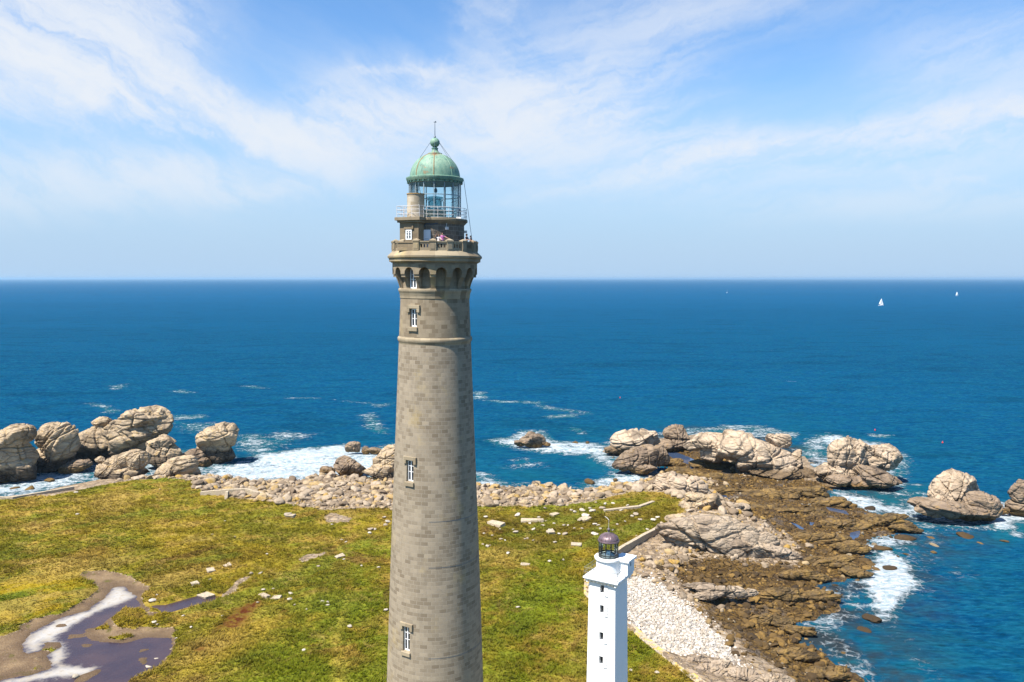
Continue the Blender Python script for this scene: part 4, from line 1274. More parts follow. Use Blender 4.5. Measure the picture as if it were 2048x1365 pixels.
for i, (px, py, w, lab) in enumerate(AWASH):
    x, y = on_z(px, py, 0.0)
    o = bpy.data.objects.new('awash_rock', aw_me[i % 6])
    col.objects.link(o)
    s = w * mpp(py, y) / 2
    o.location = (x, y, max(0.05, ground_z(x, y)) + 0.05 * s)
    o.scale = (s * 1.1, s * (0.6 + 0.5 * rs.rand()), s * 0.55)
    o.rotation_euler = (0, 0, rs.rand() * 6)
    if lab is None:
        lab = ('small brown rock awash in the bay' if px > 900 else 'small dark stone in the surf at the left shore') if px < 1300 else ('small brown rock awash beyond the flats' if py < 1100 else 'small brown rock awash in the foam beside the flats')
    tag(o, lab, 'awash rock', 'rocks awash in the shallows')

# stones lying on the meadow
MEADOW = [(1000, 1060, 6), (985, 1072, 6), (1035, 1032, 14), (1030, 1066, 12), (1002, 1080, 8), (1010, 1082, 6), (1055, 1078, 6), (1067, 1060, 9), (1085, 1052, 8), (1095, 1066, 8), (1088, 1053, 6), (1102, 1064, 14), (1118, 1069, 9),
          (1130, 1070, 12), (1128, 1052, 9), (1136, 1052, 7), (1148, 1058, 6), (1164, 1058, 6), (1160, 1042, 12), (1172, 1034, 18), (1184, 1024, 14), (1205, 1018, 14), (1190, 1070, 14), (1201, 1059, 7), (1210, 1009, 9), (1226, 1008, 8),
          (1265, 1034, 8), (1250, 1044, 6), (1272, 1030, 12), (1281, 1041, 10), (1308, 1042, 14), (1315, 1036, 9), (1295, 1060, 7), (1235, 1050, 6), (1225, 1062, 8), (966, 1090, 7), (975, 1094, 8), (980, 1092, 6), (1016, 1108, 9), (1066, 1082, 5),
          (1050, 1079, 6), (1110, 1086, 9), (1026, 1060, 5), (1060, 1048, 6), (1092, 1043, 5), (1143, 1022, 10), (1150, 1025, 8), (1165, 1022, 12), (1108, 1048, 6), (1078, 1036, 8), (1046, 1040, 7), (1190, 1050, 10), (1196, 1052, 8),
          (1100, 1124, 8), (1242, 1022, 7), (1255, 1012, 8), (1126, 1121, 6), (1036, 1216, 9), (968, 1068, 6), (972, 1035, 9),
          (577, 1032, 20), (741, 1060, 12), (750, 1060, 8), (740, 1067, 8), (683, 1081, 7), (692, 1085, 6), (772, 1052, 12), (775, 1045, 12), (768, 1036, 8), (636, 1134, 8), (723, 1133, 6), (688, 1120, 6), (757, 1136, 7), (664, 1050, 6),
          (425, 1070, 5), (450, 1043, 5), (503, 1148, 9), (521, 1148, 9), (526, 1181, 9), (546, 1179, 7), (560, 1195, 10), (581, 1189, 10), (580, 1200, 12), (589, 1211, 5), (613, 1220, 6), (534, 1109, 5), (645, 1206, 10), (656, 1206, 9), (655, 1212, 8),
          (771, 1222, 10), (699, 1255, 13), (608, 1302, 10), (515, 1206, 6), (444, 1233, 5), (420, 1160, 5), (470, 1075, 6), (155, 1030, 8), (320, 980, 5), (152, 986, 8), (308, 1246, 11), (315, 1250, 7), (314, 1191, 6), (366, 1233, 6), (382, 1256, 6),
          (296, 1337, 16), (180, 1255, 8), (152, 1355, 16), (311, 1321, 13), (305, 1203, 14), (1262, 1342, 10), (1313, 1347, 12), (1292, 1283, 5), (1345, 1300, 8), (352, 1278, 6), (343, 1300, 6), (1180, 1018, 9), (1120, 1012, 10), (1090, 1018, 10)]
M_MEAD = loose('meadow_stone', [(0.0, (0.25, 0.20, 0.14)), (0.5, (0.36, 0.31, 0.24)), (1.0, (0.47, 0.42, 0.355))], 'obj')
wh_me = shape_meshes('meadow_stone', M_MEAD, range(370, 380), 3, 0.6)
for i, (px, py, w) in enumerate(MEADOW):
    x, y, z = hit(px, py)
    o = bpy.data.objects.new('meadow_stone', wh_me[i % 10])
    col.objects.link(o)
    s = w * mpp(py, y) / 2 * 0.88
    o.scale = (s * 1.15, s * 0.95, s * 0.8)
    o.rotation_euler = (0.1, 0.1, rs.rand() * 6)
    o.location = (x, y, ground_z(x, y) + s * 0.3 + 0.05)
    if px > 1240 and py > 1200:
        lab = 'pale stone on the turf between the white lighthouse and the quay wall'
    elif px > 940:
        lab = 'pale stone on the brown turf between the two lighthouses'
    elif py > 1190 and px < 400:
        lab = 'pale stone at the margin of the purple pond'
    else:
        lab = 'pale stone on the turf left of the grey tower'
    tag(o, lab, 'stone', 'pale stones scattered over the meadow')


# ------------------------------------------------------------------ the grey granite lighthouse
TYD = 97.0
_c = on_y(870, 557, TYD)
TX = _c.x
TZ0 = 5.0
T_ROT = math.atan2(-TX, TYD)              # local -y looks at the camera


def tz(py):
    return on_y(870, py, TYD).z - TZ0


def tr(py, hw_px):
    return hw_px * mpp(py, TYD) * (math.hypot(TX, TYD) / TYD)


A0 = rad(-36.5)                           # the side with the stair and the windows
BAY = 2 * PI / 16
TZ0 = TZ0 - 0.4
KT = 0.88                                 # the proportions below are for a tower 97 m off; it stands nearer and is that much smaller
tower = empty('lighthouse', (TX * KT, TYD * KT, H + (TZ0 - H) * KT), T_ROT)
tower.scale = (KT, KT, KT)
tower.rotation_euler[1] = rad(0.4)             # the old shaft is a touch out of plumb
tower.location.x -= 0.38
tag(tower, 'tall grey granite lighthouse with green copper dome, corbelled gallery and tapering round shaft', 'lighthouse')


def ashlar(name, light, dark, du, dv, bias, mortar, msize=0.012, tone=1.0, ochre=0.0, bump=0.4):
    m, nt, b, out = material(name)
    oc = nt.new('ShaderNodeTexCoord').outputs['Object']
    x, y, z = nt.sep(oc)
    ang = nt.math('ARCTAN2', x, nt.math('MULTIPLY', y, -1.0))
    uvc = nt.xyz(nt.math('MULTIPLY', ang, 5.0), z, 0.0)
    br = nt.new('ShaderNodeTexBrick')
    br.offset = 0.5
    br.offset_frequency = 2
    br.squash = 1.0
    nt.put(br.inputs['Vector'], uvc)
    br.inputs['Color1'].default_value = (0, 0, 0, 1)
    br.inputs['Color2'].default_value = (1, 1, 1, 1)
    br.inputs['Mortar'].default_value = (0.5, 0.5, 0.5, 1)
    br.inputs['Scale'].default_value = 1.0
    br.inputs['Mortar Size'].default_value = msize
    br.inputs['Mortar Smooth'].default_value = 0.3
    br.inputs['Bias'].default_value = 0.0
    br.inputs['Brick Width'].default_value = du
    br.inputs['Row Height'].default_value = dv
    tint = nt.sep(br.outputs['Color'])[0]
    # patches in which dark blocks are common or rare
    pn = nt.noise(nt.mapv(uvc, scale=(0.5, 0.5, 1)), 0.55, 3, 0.6)
    tt = nt.math('ADD', tint, nt.math('MULTIPLY', nt.math('SUBTRACT', pn, 0.5), 0.7))
    c = nt.ramp(tt, [(0.0, dark), (bias - 0.16, tuple(0.55 * a + 0.45 * b2 for a, b2 in zip(dark, light))), (bias + 0.06, tuple(0.2 * a + 0.8 * b2 for a, b2 in zip(dark, light))), (0.62, light), (0.82, tuple(v * 1.07 for v in light)), (1.0, tuple(v * 1.16 for v in light))])
    g = nt.noise(oc, 3.0, 6, 0.7)
    g2 = nt.noise(nt.mapv(oc, scale=(1, 1, 0.12)), 0.9, 5, 0.65)
    c = nt.mix(nt.math('MULTIPLY', nt.smooth(g, 0.45, 0.75), 0.28), c, tuple(v * 0.55 for v in light))
    c = nt.mix(nt.math('MULTIPLY', nt.smooth(g2, 0.50, 0.70), 0.38), c, tuple(v * 0.62 for v in light))
    if ochre:
        on = nt.noise(nt.mapv(oc, scale=(1, 1, 0.7)), 0.30, 5, 0.65)
        c = nt.mix(nt.math('MULTIPLY', nt.smooth(on, 0.56, 0.72), ochre), c, (0.44, 0.33, 0.14))
    c = nt.mix(nt.math('MULTIPLY', br.outputs['Fac'], 0.55), c, mortar)
    nt.put(b.inputs['Base Color'], c)
    b.inputs['Roughness'].default_value = 0.9
    b.inputs['Specular IOR Level'].default_value = 0.15
    hgt = nt.math('ADD', nt.math('MULTIPLY', br.outputs['Fac'], -0.5), nt.math('ADD', nt.math('MULTIPLY', g, 0.5), nt.math('MULTIPLY', tint, 0.2)))
    nt.put(b.inputs['Normal'], nt.bump(hgt, bump, 0.06))
    return m


def plain(name, colr, rough=0.7, spec=0.3, metal=0.0, var=0.25, scale=2.0, bump=0.15):
    m, nt, b, out = material(name)
    oc = nt.new('ShaderNodeTexCoord').outputs['Object']
    n = nt.noise(oc, scale, 6, 0.65)
    c = nt.mix(nt.math('MULTIPLY', nt.smooth(n, 0.4, 0.75), var), colr, tuple(v * 0.55 for v in colr))
    nt.put(b.inputs['Base Color'], c)
    b.inputs['Roughness'].default_value = rough
    b.inputs['Specular IOR Level'].default_value = spec
    b.inputs['Metallic'].default_value = metal
    if bump:
        nt.put(b.inputs['Normal'], nt.bump(n, bump, 0.03))
    return m


S_SHAFT = ashlar('granite_shaft', (0.275, 0.226, 0.162), (0.190, 0.150, 0.103), 0.80, 0.475, 0.36, (0.35, 0.305, 0.245), msize=0.022, ochre=0.35)
S_UPPER = ashlar('granite_upper_shaft', (0.255, 0.205, 0.140), (0.165, 0.125, 0.08), 0.85, 0.50, 0.36, (0.27, 0.22, 0.155), ochre=0.25)
S_HEAD = ashlar('granite_head', (0.245, 0.195, 0.130), (0.155, 0.118, 0.076), 0.95, 0.50, 0.36, (0.26, 0.21, 0.15), ochre=0.45)
S_TRIM = ashlar('granite_trim', (0.30, 0.245, 0.165), (0.20, 0.155, 0.10), 1.3, 3.0, 0.36, (0.22, 0.17, 0.12), ochre=0.5)
S_TURRET = ashlar('granite_turret', (0.215, 0.165, 0.105), (0.155, 0.118, 0.076), 1.1, 0.52, 0.36, (0.23, 0.18, 0.12), msize=0.008, ochre=0.2)
S_DRUM = ashlar('granite_drum', (0.15, 0.122, 0.095), (0.105, 0.085, 0.066), 0.95, 0.50, 0.36, (0.42, 0.37, 0.31), msize=0.022)
M_WHITEP = plain('white_paint', (0.80, 0.80, 0.78), 0.45, 0.4, var=0.12)
M_DARKG = plain('dark_glass', (0.015, 0.020, 0.028), 0.08, 0.6, var=0.0, bump=0)
M_IRON = plain('painted_iron', (0.24, 0.30, 0.32), 0.5, 0.4, var=0.5, scale=5)
M_RAIL = plain('pale_rail', (0.62, 0.58, 0.55), 0.5, 0.4, var=0.5, scale=4)
M_DOOR = plain('door_panel', (0.70, 0.72, 0.76), 0.5, 0.4, var=0.2)
M_CABLE = plain('cable', (0.06, 0.09, 0.13), 0.5, 0.4, var=0.2)


def rgrid(name, thetas, zs, rfun, m, parent, smooth=32):
    """a turned surface whose radius depends on angle and height"""
    th = np.array(sorted(thetas))
    zz = np.array(sorted(zs))
    TH, ZZ = np.meshgrid(th, zz)
    R = rfun(TH.ravel(), ZZ.ravel())
    V = np.stack([np.sin(TH.ravel()) * R, -np.cos(TH.ravel()) * R, ZZ.ravel()], 1)
    n, k = len(th), len(zz)
    I = np.arange(n * k).reshape(k, n)
    J = np.roll(I, -1, axis=1)
    q = np.stack([I[:-1].ravel(), J[:-1].ravel(), J[1:].ravel(), I[1:].ravel()], 1)
    me = np_mesh(name, V, q)
    me.set_sharp_from_angle(angle=rad(smooth))
    me.materials.append(m)
    return link(bpy.data.objects.new(name, me), parent)


# shaft: measured half widths down the photo, continued to the ground
_prof = [(1365, 95.5), (1199, 90.3), (1060, 85.8), (890, 79.0), (800, 75.7), (720, 72.7), (668, 70.7), (600, 68.3), (560, 67.5)]
pz = np.array([tz(a) for a, b in _prof])
pr = np.array([tr(a, b) for a, b in _prof])
slope = (pr[0] - pr[1]) / (pz[1] - pz[0])
zlow = np.array([-9.5, pz[0] * 0.5])
pr = np.concatenate([[pr[0] + slope * pz[0] * 2.2, pr[0] + slope * pz[0] * 0.55], pr])
pz = np.concatenate([zlow, pz])


def shaft_r(z):
    return np.interp(z, pz, pr)


WIN = [(616, 651, 1.02), (906, 947, 1.02), (1220, 1267, 1.02)]      # opening top row, bottom row, width
wins = []
for a, b_, w in WIN:
    wins.append((tz(b_), tz(a), w))
th_ = list(np.arange(-PI, PI - 1e-6, 2 * PI / 144))
zs_ = list(np.linspace(-9.5, tz(572), 66))
for z0, z1, w in wins:
    e = w / 2 / float(shaft_r((z0 + z1) / 2))
    th_ = [t for t in th_ if abs(t - A0) > e + 0.012 or abs(t - A0) < e - 0.012]
    th_ += [A0 - e - 0.0006, A0 - e + 0.0006, A0 + e - 0.0006, A0 + e + 0.0006]
    zs_ += [z0 - 0.003, z0 + 0.003, z1 - 0.003, z1 + 0.003]


def shaft_f(T, Z):
    R = shaft_r(Z).copy()
    for z0, z1, w in wins:
        e = w / 2 / float(shaft_r((z0 + z1) / 2))
        ins = (np.abs(T - A0) < e) & (Z > z0) & (Z < z1)
        R = np.where(ins, R - 0.44, R)
    return R


z_split = tz(682)
rgrid('shaft', th_, [z for z in zs_ if z < z_split] + [z_split], shaft_f, S_SHAFT, tower)
rgrid('upper_shaft', th_, [z_split] + [z for z in zs_ if z > z_split], shaft_f, S_UPPER, tower)


def frame_at(theta, r, z):
    return ((math.sin(theta) * r, -math.cos(theta) * r, z), (math.cos(theta), math.sin(theta), 0), (math.sin(theta), -math.cos(theta), 0))


def casement(parent, theta, r_face, z0, z1, w, depth, arch=False, mat=None):
    """white two-leaf window: the frame mesh carries its dark panes"""
    hgt = z1 - z0
    fr = frame_at(theta, r_face - depth, z0)
    m = MB()
    f = 0.13
    m.fbox(fr, -w / 2, -w / 2 + f, 0, 0.10, 0, hgt)
    m.fbox(fr, w / 2 - f, w / 2, 0, 0.10, 0, hgt)
    m.fbox(fr, -w / 2 + f, w / 2 - f, 0, 0.10, 0, f)
    m.fbox(fr, -w / 2 + f, w / 2 - f, 0, 0.10, hgt - f, hgt)
    m.fbox(fr, -0.07, 0.07, 0, 0.125, f, hgt - f)
    for k in (0.45, 0.72):
        m.fbox(fr, -w / 2 + f, -0.07, 0.02, 0.08, hgt * k - 0.025, hgt * k + 0.025)
        m.fbox(fr, 0.07, w / 2 - f, 0.02, 0.08, hgt * k - 0.025, hgt * k + 0.025)
    o = m.build('window', M_WHITEP, parent)
    g = MB()
    g.fbox(fr, -w / 2 + f * 0.6, w / 2 - f * 0.6, -0.02, 0.03, f * 0.6, hgt - f * 0.6)
    g.build('pane', M_DARKG, o)
    return o


for (z0, z1, w), (a, b_, _) in zip(wins, WIN):
    rm = float(shaft_r((z0 + z1) / 2))
    wo = casement(tower, A0, rm, z0 + 0.02, z1 - 0.02, w - 0.01, 0.38)
    m = MB()
    rt = float(shaft_r(z1))
    fr = frame_at(A0, rt, z1)
    m.fbox(fr, -w / 2 - 0.42, w / 2 + 0.42, -0.35, 0.16, 0.02, 0.44)
    m.fbox(fr, -w / 2 - 0.42, -w / 2 - 0.03, -0.25, 0.16, -0.42, 0.018)
    m.fbox(fr, w / 2 + 0.03, w / 2 + 0.42, -0.25, 0.16, -0.42, 0.018)
    m.build('lintel', S_TRIM, wo, bevel=0.03)
    m = MB()
    fr = frame_at(A0, float(shaft_r(z0)), z0)
    m.fbox(fr, -w / 2 - 0.16, w / 2 + 0.16, -0.12, 0.20, -0.50, -0.02)
    m.fbox(fr, -w / 2 + 0.01, w / 2 - 0.01, -0.52, -0.122, -0.2, 0.012)
    m.build('sill', S_TRIM, wo, bevel=0.03)

# thin lead bands that lie round the shaft
for py in (1019, 1105, 1274):
    z = tz(py)
    m = MB()
    r = float(shaft_r(z))
    m.lathe([(r - 0.05, z - 0.02), (r + 0.012, z - 0.02), (r + 0.012, z + 0.02), (r - 0.05, z + 0.02)], 128, A0 + 0.5, A0 + 2.0)
    m.build('iron_band', M_CABLE, tower, smooth=40)


def Lp(pts):
    return [(tr(py, hw), tz(py)) for hw, py in pts]


m = MB()
m.lathe(Lp([(70.0, 692), (71.4, 690), (71.4, 684), (72.2, 682.5), (73.6, 680), (73.9, 675.5), (73.0, 673.5), (70.0, 671.5)]), 128)
m.build('string_course', S_TRIM, tower, smooth=35)
m = MB()
m.lathe(Lp([(67.2, 598), (69.3, 596), (69.3, 590), (70.2, 588.5), (70.2, 586), (71.2, 584.5), (72.2, 582), (72.4, 579), (71.6, 577.4), (66, 576.6)]), 128)
m.build('neck_moulding', S_TRIM, tower, smooth=35)

# arcade of sixteen corbelled arches
zb_, zsp, ztop, zcap = tz(577.5), tz(549), tz(536.5), tz(526.5)
r_out = tr(535, 83.9)
half_open = 0.65                           # metres
e_ = half_open / r_out
thA = []
for k in range(16):
    c = A0 + k * BAY
    for s in (-1, 1):
        thA += [c + s * (e_ - 0.0004), c + s * (e_ + 0.0004)]
    thA += list(c + np.linspace(-e_ + 0.004, e_ - 0.004, 26))
    thA += list(c + np.linspace(e_ + 0.004, BAY - e_ - 0.004, 12))
zsA = list(np.linspace(zb_, zsp, 40)) + list(np.linspace(zsp, ztop + 0.02, 60)) + [ztop + 0.1, zcap, zsp - 0.03, zsp - 0.031, zsp - 0.36, zsp - 0.361]


def arcade_f(T, Z):
    ph = (T - A0 + BAY / 2) % BAY - BAY / 2
    x = np.abs(ph) * r_out
    rise = np.sqrt(np.clip(half_open ** 2 - x ** 2, 0, None))
    top = zsp + rise * ((ztop - zsp) / half_open)
    inside = (x < half_open) & (Z < top)
    u = np.clip((Z - zb_) / (zsp - zb_), 0, 1)
    r0 = tr(577, 69.8)
    corb = r0 + (tr(549, 80.0) - r0) * (u ** 1.35)
    corb = np.where(Z > zsp - 0.3605, tr(549, 82.0), corb)
    face = np.where(Z > zsp - 0.0305, r_out, corb)
    rec = np.interp(Z, pz, pr) - 0.02
    return np.where(inside, rec, face)


rgrid('arcade', thA, zsA, arcade_f, S_HEAD, tower, 30)
wo = casement(tower, A0, tr(560, 68.2), zb_ + 0.05, tz(539), 0.95, 0.05)

# cornice, weathered slope and gallery floor
m = MB()
m.lathe(Lp([(80, 527.0), (86.5, 526.6), (86.5, 525.6), (90.4, 524.4), (90.7, 519.0), (91.2, 518.4), (93.2, 517.2), (93.6, 513.8), (93.0, 512.8), (84.6, 504.6), (83.0, 504.2), (50, 504.0)]), 128)
m.build('cornice', S_TRIM, tower, smooth=28)

# parapet: piers on the half bays, pierced panels between them
z_f, z_c = tz(504.4), tz(488.0)
rp = tr(495, 83.6)
m = MB()
pm = MB()
for k in range(16):
    c0, c1 = A0 + (k - 0.5) * BAY, A0 + (k + 0.5) * BAY
    if k == 0:
        continue                           # the stair turret fills this bay
    cm = (c0 + c1) / 2
    half = rp * math.tan(BAY / 2) - 0.28
    fr = frame_at(cm, rp * math.cos(BAY / 2) + 0.03, z_f)
    H_ = z_c - z_f
    pm.fbox(fr, -half, half, -0.30, 0.0, 0.0, H_ * 0.36)
    pm.fbox(fr, -half, half, -0.30, 0.0, H_ * 0.78, H_ - 0.03)
    nb = 3
    ow = 0.20
    edges = [-half]
    for j in range(nb):
        cx = (j - 1) * 0.36
        edges += [cx - ow / 2, cx + ow / 2]
    edges.append(half)
    for j in range(0, len(edges), 2):
        pm.fbox(fr, edges[j], edges[j + 1], -0.28, -0.02, H_ * 0.36, H_ * 0.78)
    pm.fbox(fr, -half, half, -0.36, 0.07, H_ - 0.028, H_ + 0.13)
pm.build('parapet_panels', S_TRIM, tower)
for k in range(16):
    c0 = A0 + (k + 0.5) * BAY
    fr = frame_at(c0, rp, z_f)
    q = MB()
    H_ = z_c - z_f
    q.fbox(fr, -0.36, 0.36, -0.42, 0.10, 0.0, H_ + 0.05)
    q.fbox(fr, -0.24, 0.24, 0.095, 0.135, 0.20, H_ - 0.2)
    a, b_ = H_ + 0.052, H_ + 0.22
    q.fbox(fr, -0.42, 0.42, -0.47, 0.16, a, b_)
    o_, t_v, n_v = fr
    def P_(s, n, z):
        return (o_[0] + t_v[0] * s + n_v[0] * n, o_[1] + t_v[1] * s + n_v[1] * n, o_[2] + z)
    q.add([P_(-0.42, 0.16, b_), P_(0.42, 0.16, b_), P_(0.42, -0.47, b_), P_(-0.42, -0.47, b_), P_(-0.02, -0.15, b_ + 0.2), P_(0.02, -0.15, b_ + 0.2)],
          [(0, 1, 5, 4), (1, 2, 5), (2, 3, 4, 5), (3, 0, 4)])
    q.build('parapet_pier', S_TRIM, tower)

# watch-room drum and the square stair turret
z_d0, z_d1 = z_f, tz(446.5)
m = MB()
m.lathe([(tr(470, 58.5), z_d0), (tr(470, 58.0), z_d1)], 96)
m.build('drum', S_DRUM, tower, smooth=35)
AT = rad(-29.0)
_t = frame_at(AT, 0.0, z_f)
fr = ((_t[1][0] * -0.75, _t[1][1] * -0.75, z_f), _t[1], _t[2])
wt = 2.5
n1_ = rp - 0.06
q = MB()
q.fbox(fr, -wt / 2, wt / 2, 2.6, n1_ - 0.22, 0.0, z_d1 - z_f)
q.build('stair_turret', S_TURRET, tower)
q = MB()
H_ = z_c - z_f
q.fbox(fr, -wt / 2 - 0.16, wt / 2 + 0.16, 3.2, n1_ + 0.10, 0.0, H_ * 0.35)
q.fbox(fr, -wt / 2 - 0.10, wt / 2 + 0.10, 3.2, n1_ + 0.02, H_ * 0.352, H_ * 0.88)
q.fbox(fr, -wt / 2 - 0.16, wt / 2 + 0.16, 3.2, n1_ + 0.09, H_ * 0.882, H_ * 1.06)
q.build('turret_plinth', S_TURRET, tower, bevel=0.02)
def turret_frame(n, z):
    return ((fr[0][0] + fr[2][0] * n, fr[0][1] + fr[2][1] * n, z), fr[1], fr[2])


tw = casement(tower, AT, n1_ - 0.22, tz(483.5), tz(464.5), 0.80, -0.015)
for o_ in (tw, tw.children[0]):
    o_.data.transform(Matrix.Translation((fr[0][0], fr[0][1], 0)))
q = MB()
f2 = turret_frame(n1_ - 0.22, tz(464.5))
q.fbox(f2, -0.62, 0.62, -0.1, 0.14, 0.08, 0.30)
q.fbox(f2, 0.42, 0.62, -0.1, 0.13, 0.302, 0.62)
q.fbox(f2, -0.62, -0.5, -0.1, 0.13, -0.18, 0.078)
q.build('lintel', S_TURRET, tw)
q = MB()
q.fbox(turret_frame(n1_ - 0.22, tz(483.5)), -0.62, 0.62, -0.1, 0.16, -0.22, -0.01)
q.build('sill', S_TURRET, tw)

# lantern gallery slab
z_s0, z_s1 = tz(446.8), tz(440.2)
m = MB()
m.lathe([(tr(446, 58), z_s0 - 0.28), (tr(446, 62.5), z_s0 - 0.02), (tr(446, 62.8), z_s0 + 0.02), (tr(446, 64.4), z_s0 + 0.1), (tr(446, 65.0), z_s0 + 0.14), (tr(446, 65.0), z_s1 - 0.06), (tr(446, 64.4), z_s1), (0.5, z_s1 + 0.01)], 96)
m.build('lantern_gallery', S_HEAD, tower, smooth=30)
q = MB()
q.fbox(fr, -wt / 2 - 0.22, wt / 2 + 0.22, 2.8, n1_ + 0.02, z_s0 - z_f - 0.22, z_s0 - z_f + 0.02)
q.fbox(fr, -wt / 2 - 0.42, wt / 2 + 0.42, 2.8, n1_ + 0.26, z_s0 - z_f + 0.022, z_s1 - z_f - 0.012)
q.build('turret_cornice', S_HEAD, tower, bevel=0.02)

# lantern: murette, glazing bars, glass, roof
rl = tr(405, 51.0)
z_g0, z_g1 = tz(438.5), tz(367.5)
z_l0 = tz(421.5)
m = MB()
m.lathe([(rl - 0.05, z_s1), (rl + 0.04, z_s1), (rl + 0.04, z_g0 + 0.05), (rl - 0.05, z_g0 + 0.05)], 64)
m.build('lantern_curb', plain('rusted_iron', (0.33, 0.20, 0.09), 0.7, 0.3, var=0.7, scale=3), tower, smooth=35)
m_glass, nt, b, out = material('lantern_glass')
tb = nt.new('ShaderNodeBsdfTransparent')
tb.inputs[0].default_value = (0.84, 0.94, 0.95, 1)
gb = nt.new('ShaderNodeBsdfGlossy')
gb.inputs['Roughness'].default_value = 0.03
mx = nt.new('ShaderNodeMixShader')
lw = nt.new('ShaderNodeLayerWeight')
lw.inputs[0].default_value = 0.35
nt.l.new(nt.math('MULTIPLY', lw.outputs['Fresnel'], 0.8, clamp=True), mx.inputs[0])
nt.l.new(tb.outputs[0], mx.inputs[1])
nt.l.new(gb.outputs[0], mx.inputs[2])
nt.l.new(mx.outputs[0], out.inputs[0])
nt.n.remove(b)
glz = MB()
bar_th = [rad(-2) + k * BAY for k in range(16)]
for t in bar_th:
    f3 = frame_at(t, rl, z_g0)
    glz.fbox(f3, -0.045, 0.045, -0.06, 0.05, 0.0, z_g1 - z_g0)
for zr in (z_g0 + 0.04, tz(419.5), tz(393.5), z_g1 - 0.05):
    glz.lathe([(rl - 0.055, zr - 0.045), (rl + 0.045, zr - 0.045), (rl + 0.045, zr + 0.045), (rl - 0.055, zr + 0.045), (rl - 0.055, zr - 0.045)], 64)
lant = glz.build('lantern_frame', M_IRON, tower)
g = MB()
g.lathe([(rl - 0.02, z_g0), (rl - 0.02, z_g1)], 64)
g.build('glass', m_glass, lant, smooth=40)
M_LENS = plain('lens_glass', (0.09, 0.26, 0.30), 0.12, 0.9, var=0.4, scale=3)
m = MB()
zc_l = tz(410)
prof = []
for k in range(13):
    f_ = -1 + 2 * k / 12
    rr = 0.72 + 0.10 * math.cos(f_ * PI / 2)
    prof += [(rr, zc_l + f_ * 0.72 - 0.045), (rr + 0.06, zc_l + f_ * 0.72), (rr, zc_l + f_ * 0.72 + 0.045)]
m.lathe([(0.05, zc_l - 0.9), (0.6, zc_l - 0.85)] + prof + [(0.95, zc_l + 0.80), (1.05, zc_l + 0.86), (0.95, zc_l + 0.92), (0.05, zc_l + 1.05)], 24)
M_LENS, nt, b, out = material('lens_prisms')
b.inputs['Base Color'].default_value = (0.10, 0.30, 0.33, 1)
b.inputs['Roughness'].default_value = 0.1
tb = nt.new('ShaderNodeBsdfTransparent')
tb.inputs[0].default_value = (0.62, 0.88, 0.92, 1)
mx = nt.new('ShaderNodeMixShader')
mx.inputs[0].default_value = 0.42
nt.l.new(tb.outputs[0], mx.inputs[1])
nt.l.new(b.outputs[0], mx.inputs[2])
nt.l.new(mx.outputs[0], out.inputs[0])
lens = m.build('lens', M_LENS, tower, smooth=30)
m = MB()
for k in range(4):
    t = rad(20) + k * PI / 2
    f4 = frame_at(t, 0.84, zc_l)
    pts = []
    for j in range(21):
        a = 2 * PI * j / 20
        pts.append((f4[0][0] + f4[1][0] * 0.46 * math.cos(a) + f4[2][0] * 0.08, f4[0][1] + f4[1][1] * 0.46 * math.cos(a) + f4[2][1] * 0.08, zc_l + 0.6 * math.sin(a)))
    m.tube(pts, 0.045, 6, caps=False)
m.build('lens_ring', M_IRON, lens)
m = MB()
m.lathe([(1.35, z_s1), (1.35, tz(421)), (1.15, tz(420.5)), (0.5, tz(420)), (0.45, zc_l - 0.9)], 24)
m.build('lens_pedestal', plain('pedestal_paint', (0.34, 0.33, 0.25), 0.6, 0.3), lens, smooth=35)
m = MB()
m.tube([(0.1, 0, z_g1), (0.1, 0, tz(383))], 0.04)
m.lathe([(0.02, tz(386)), (0.16, tz(385)), (0.2, tz(381)), (0.10, tz(377)), (0.04, tz(375))], 12, cx=0.1)
m.build('spare_lamp', M_CABLE, lens)

m_cu, nt, b, out = material('verdigris_copper')
oc = nt.new('ShaderNodeTexCoord').outputs['Object']
n1 = nt.noise(oc, 0.9, 6, 0.65)
n2 = nt.noise(nt.mapv(oc, scale=(2.4, 2.4, 0.45)), 1.6, 6, 0.65)
n3 = nt.noise(oc, 7.0, 5, 0.7)
c = nt.mix(nt.smooth(n1, 0.36, 0.66), (0.20, 0.30, 0.215), (0.105, 0.225, 0.165))
c = nt.mix(nt.math('MULTIPLY', nt.smooth(n2, 0.52, 0.68), 0.75), c, (0.06, 0.125, 0.095))
c = nt.mix(nt.math('MULTIPLY', nt.smooth(n2, 0.42, 0.26), 0.75), c, (0.36, 0.44, 0.25))
c = nt.mix(nt.math('MULTIPLY', nt.smooth(nt.math('ADD', n1, nt.math('MULTIPLY', n3, 0.25)), 0.70, 0.80), 0.7), c, (0.26, 0.13, 0.05))
dzx, dzy, dzz = nt.sep(oc)
angd = nt.math('ABSOLUTE', nt.math('ADD', nt.math('ARCTAN2', dzx, nt.math('MULTIPLY', dzy, -1.0)), 0.045))
apex = nt.smooth(dzz, tz(318), tz(311))
streak = nt.math('MULTIPLY', nt.smooth(nt.math('ADD', angd, nt.math('MULTIPLY', n3, 0.5)), 0.75, 0.30), apex)
ring = nt.math('MULTIPLY', nt.smooth(n3, 0.40, 0.60), nt.math('MULTIPLY', nt.smooth(dzz, tz(313), tz(310)), 0.7))
c = nt.mix(nt.math('MULTIPLY', nt.math('MAXIMUM', streak, ring), nt.smooth(dzz, tz(306), tz(307.5))), c, (0.20, 0.105, 0.045))
nt.put(b.inputs['Base Color'], c)
b.inputs['Roughness'].default_value = 0.62
b.inputs['Specular IOR Level'].default_value = 0.4
nt.put(b.inputs['Normal'], nt.bump(n3, 0.25, 0.03))
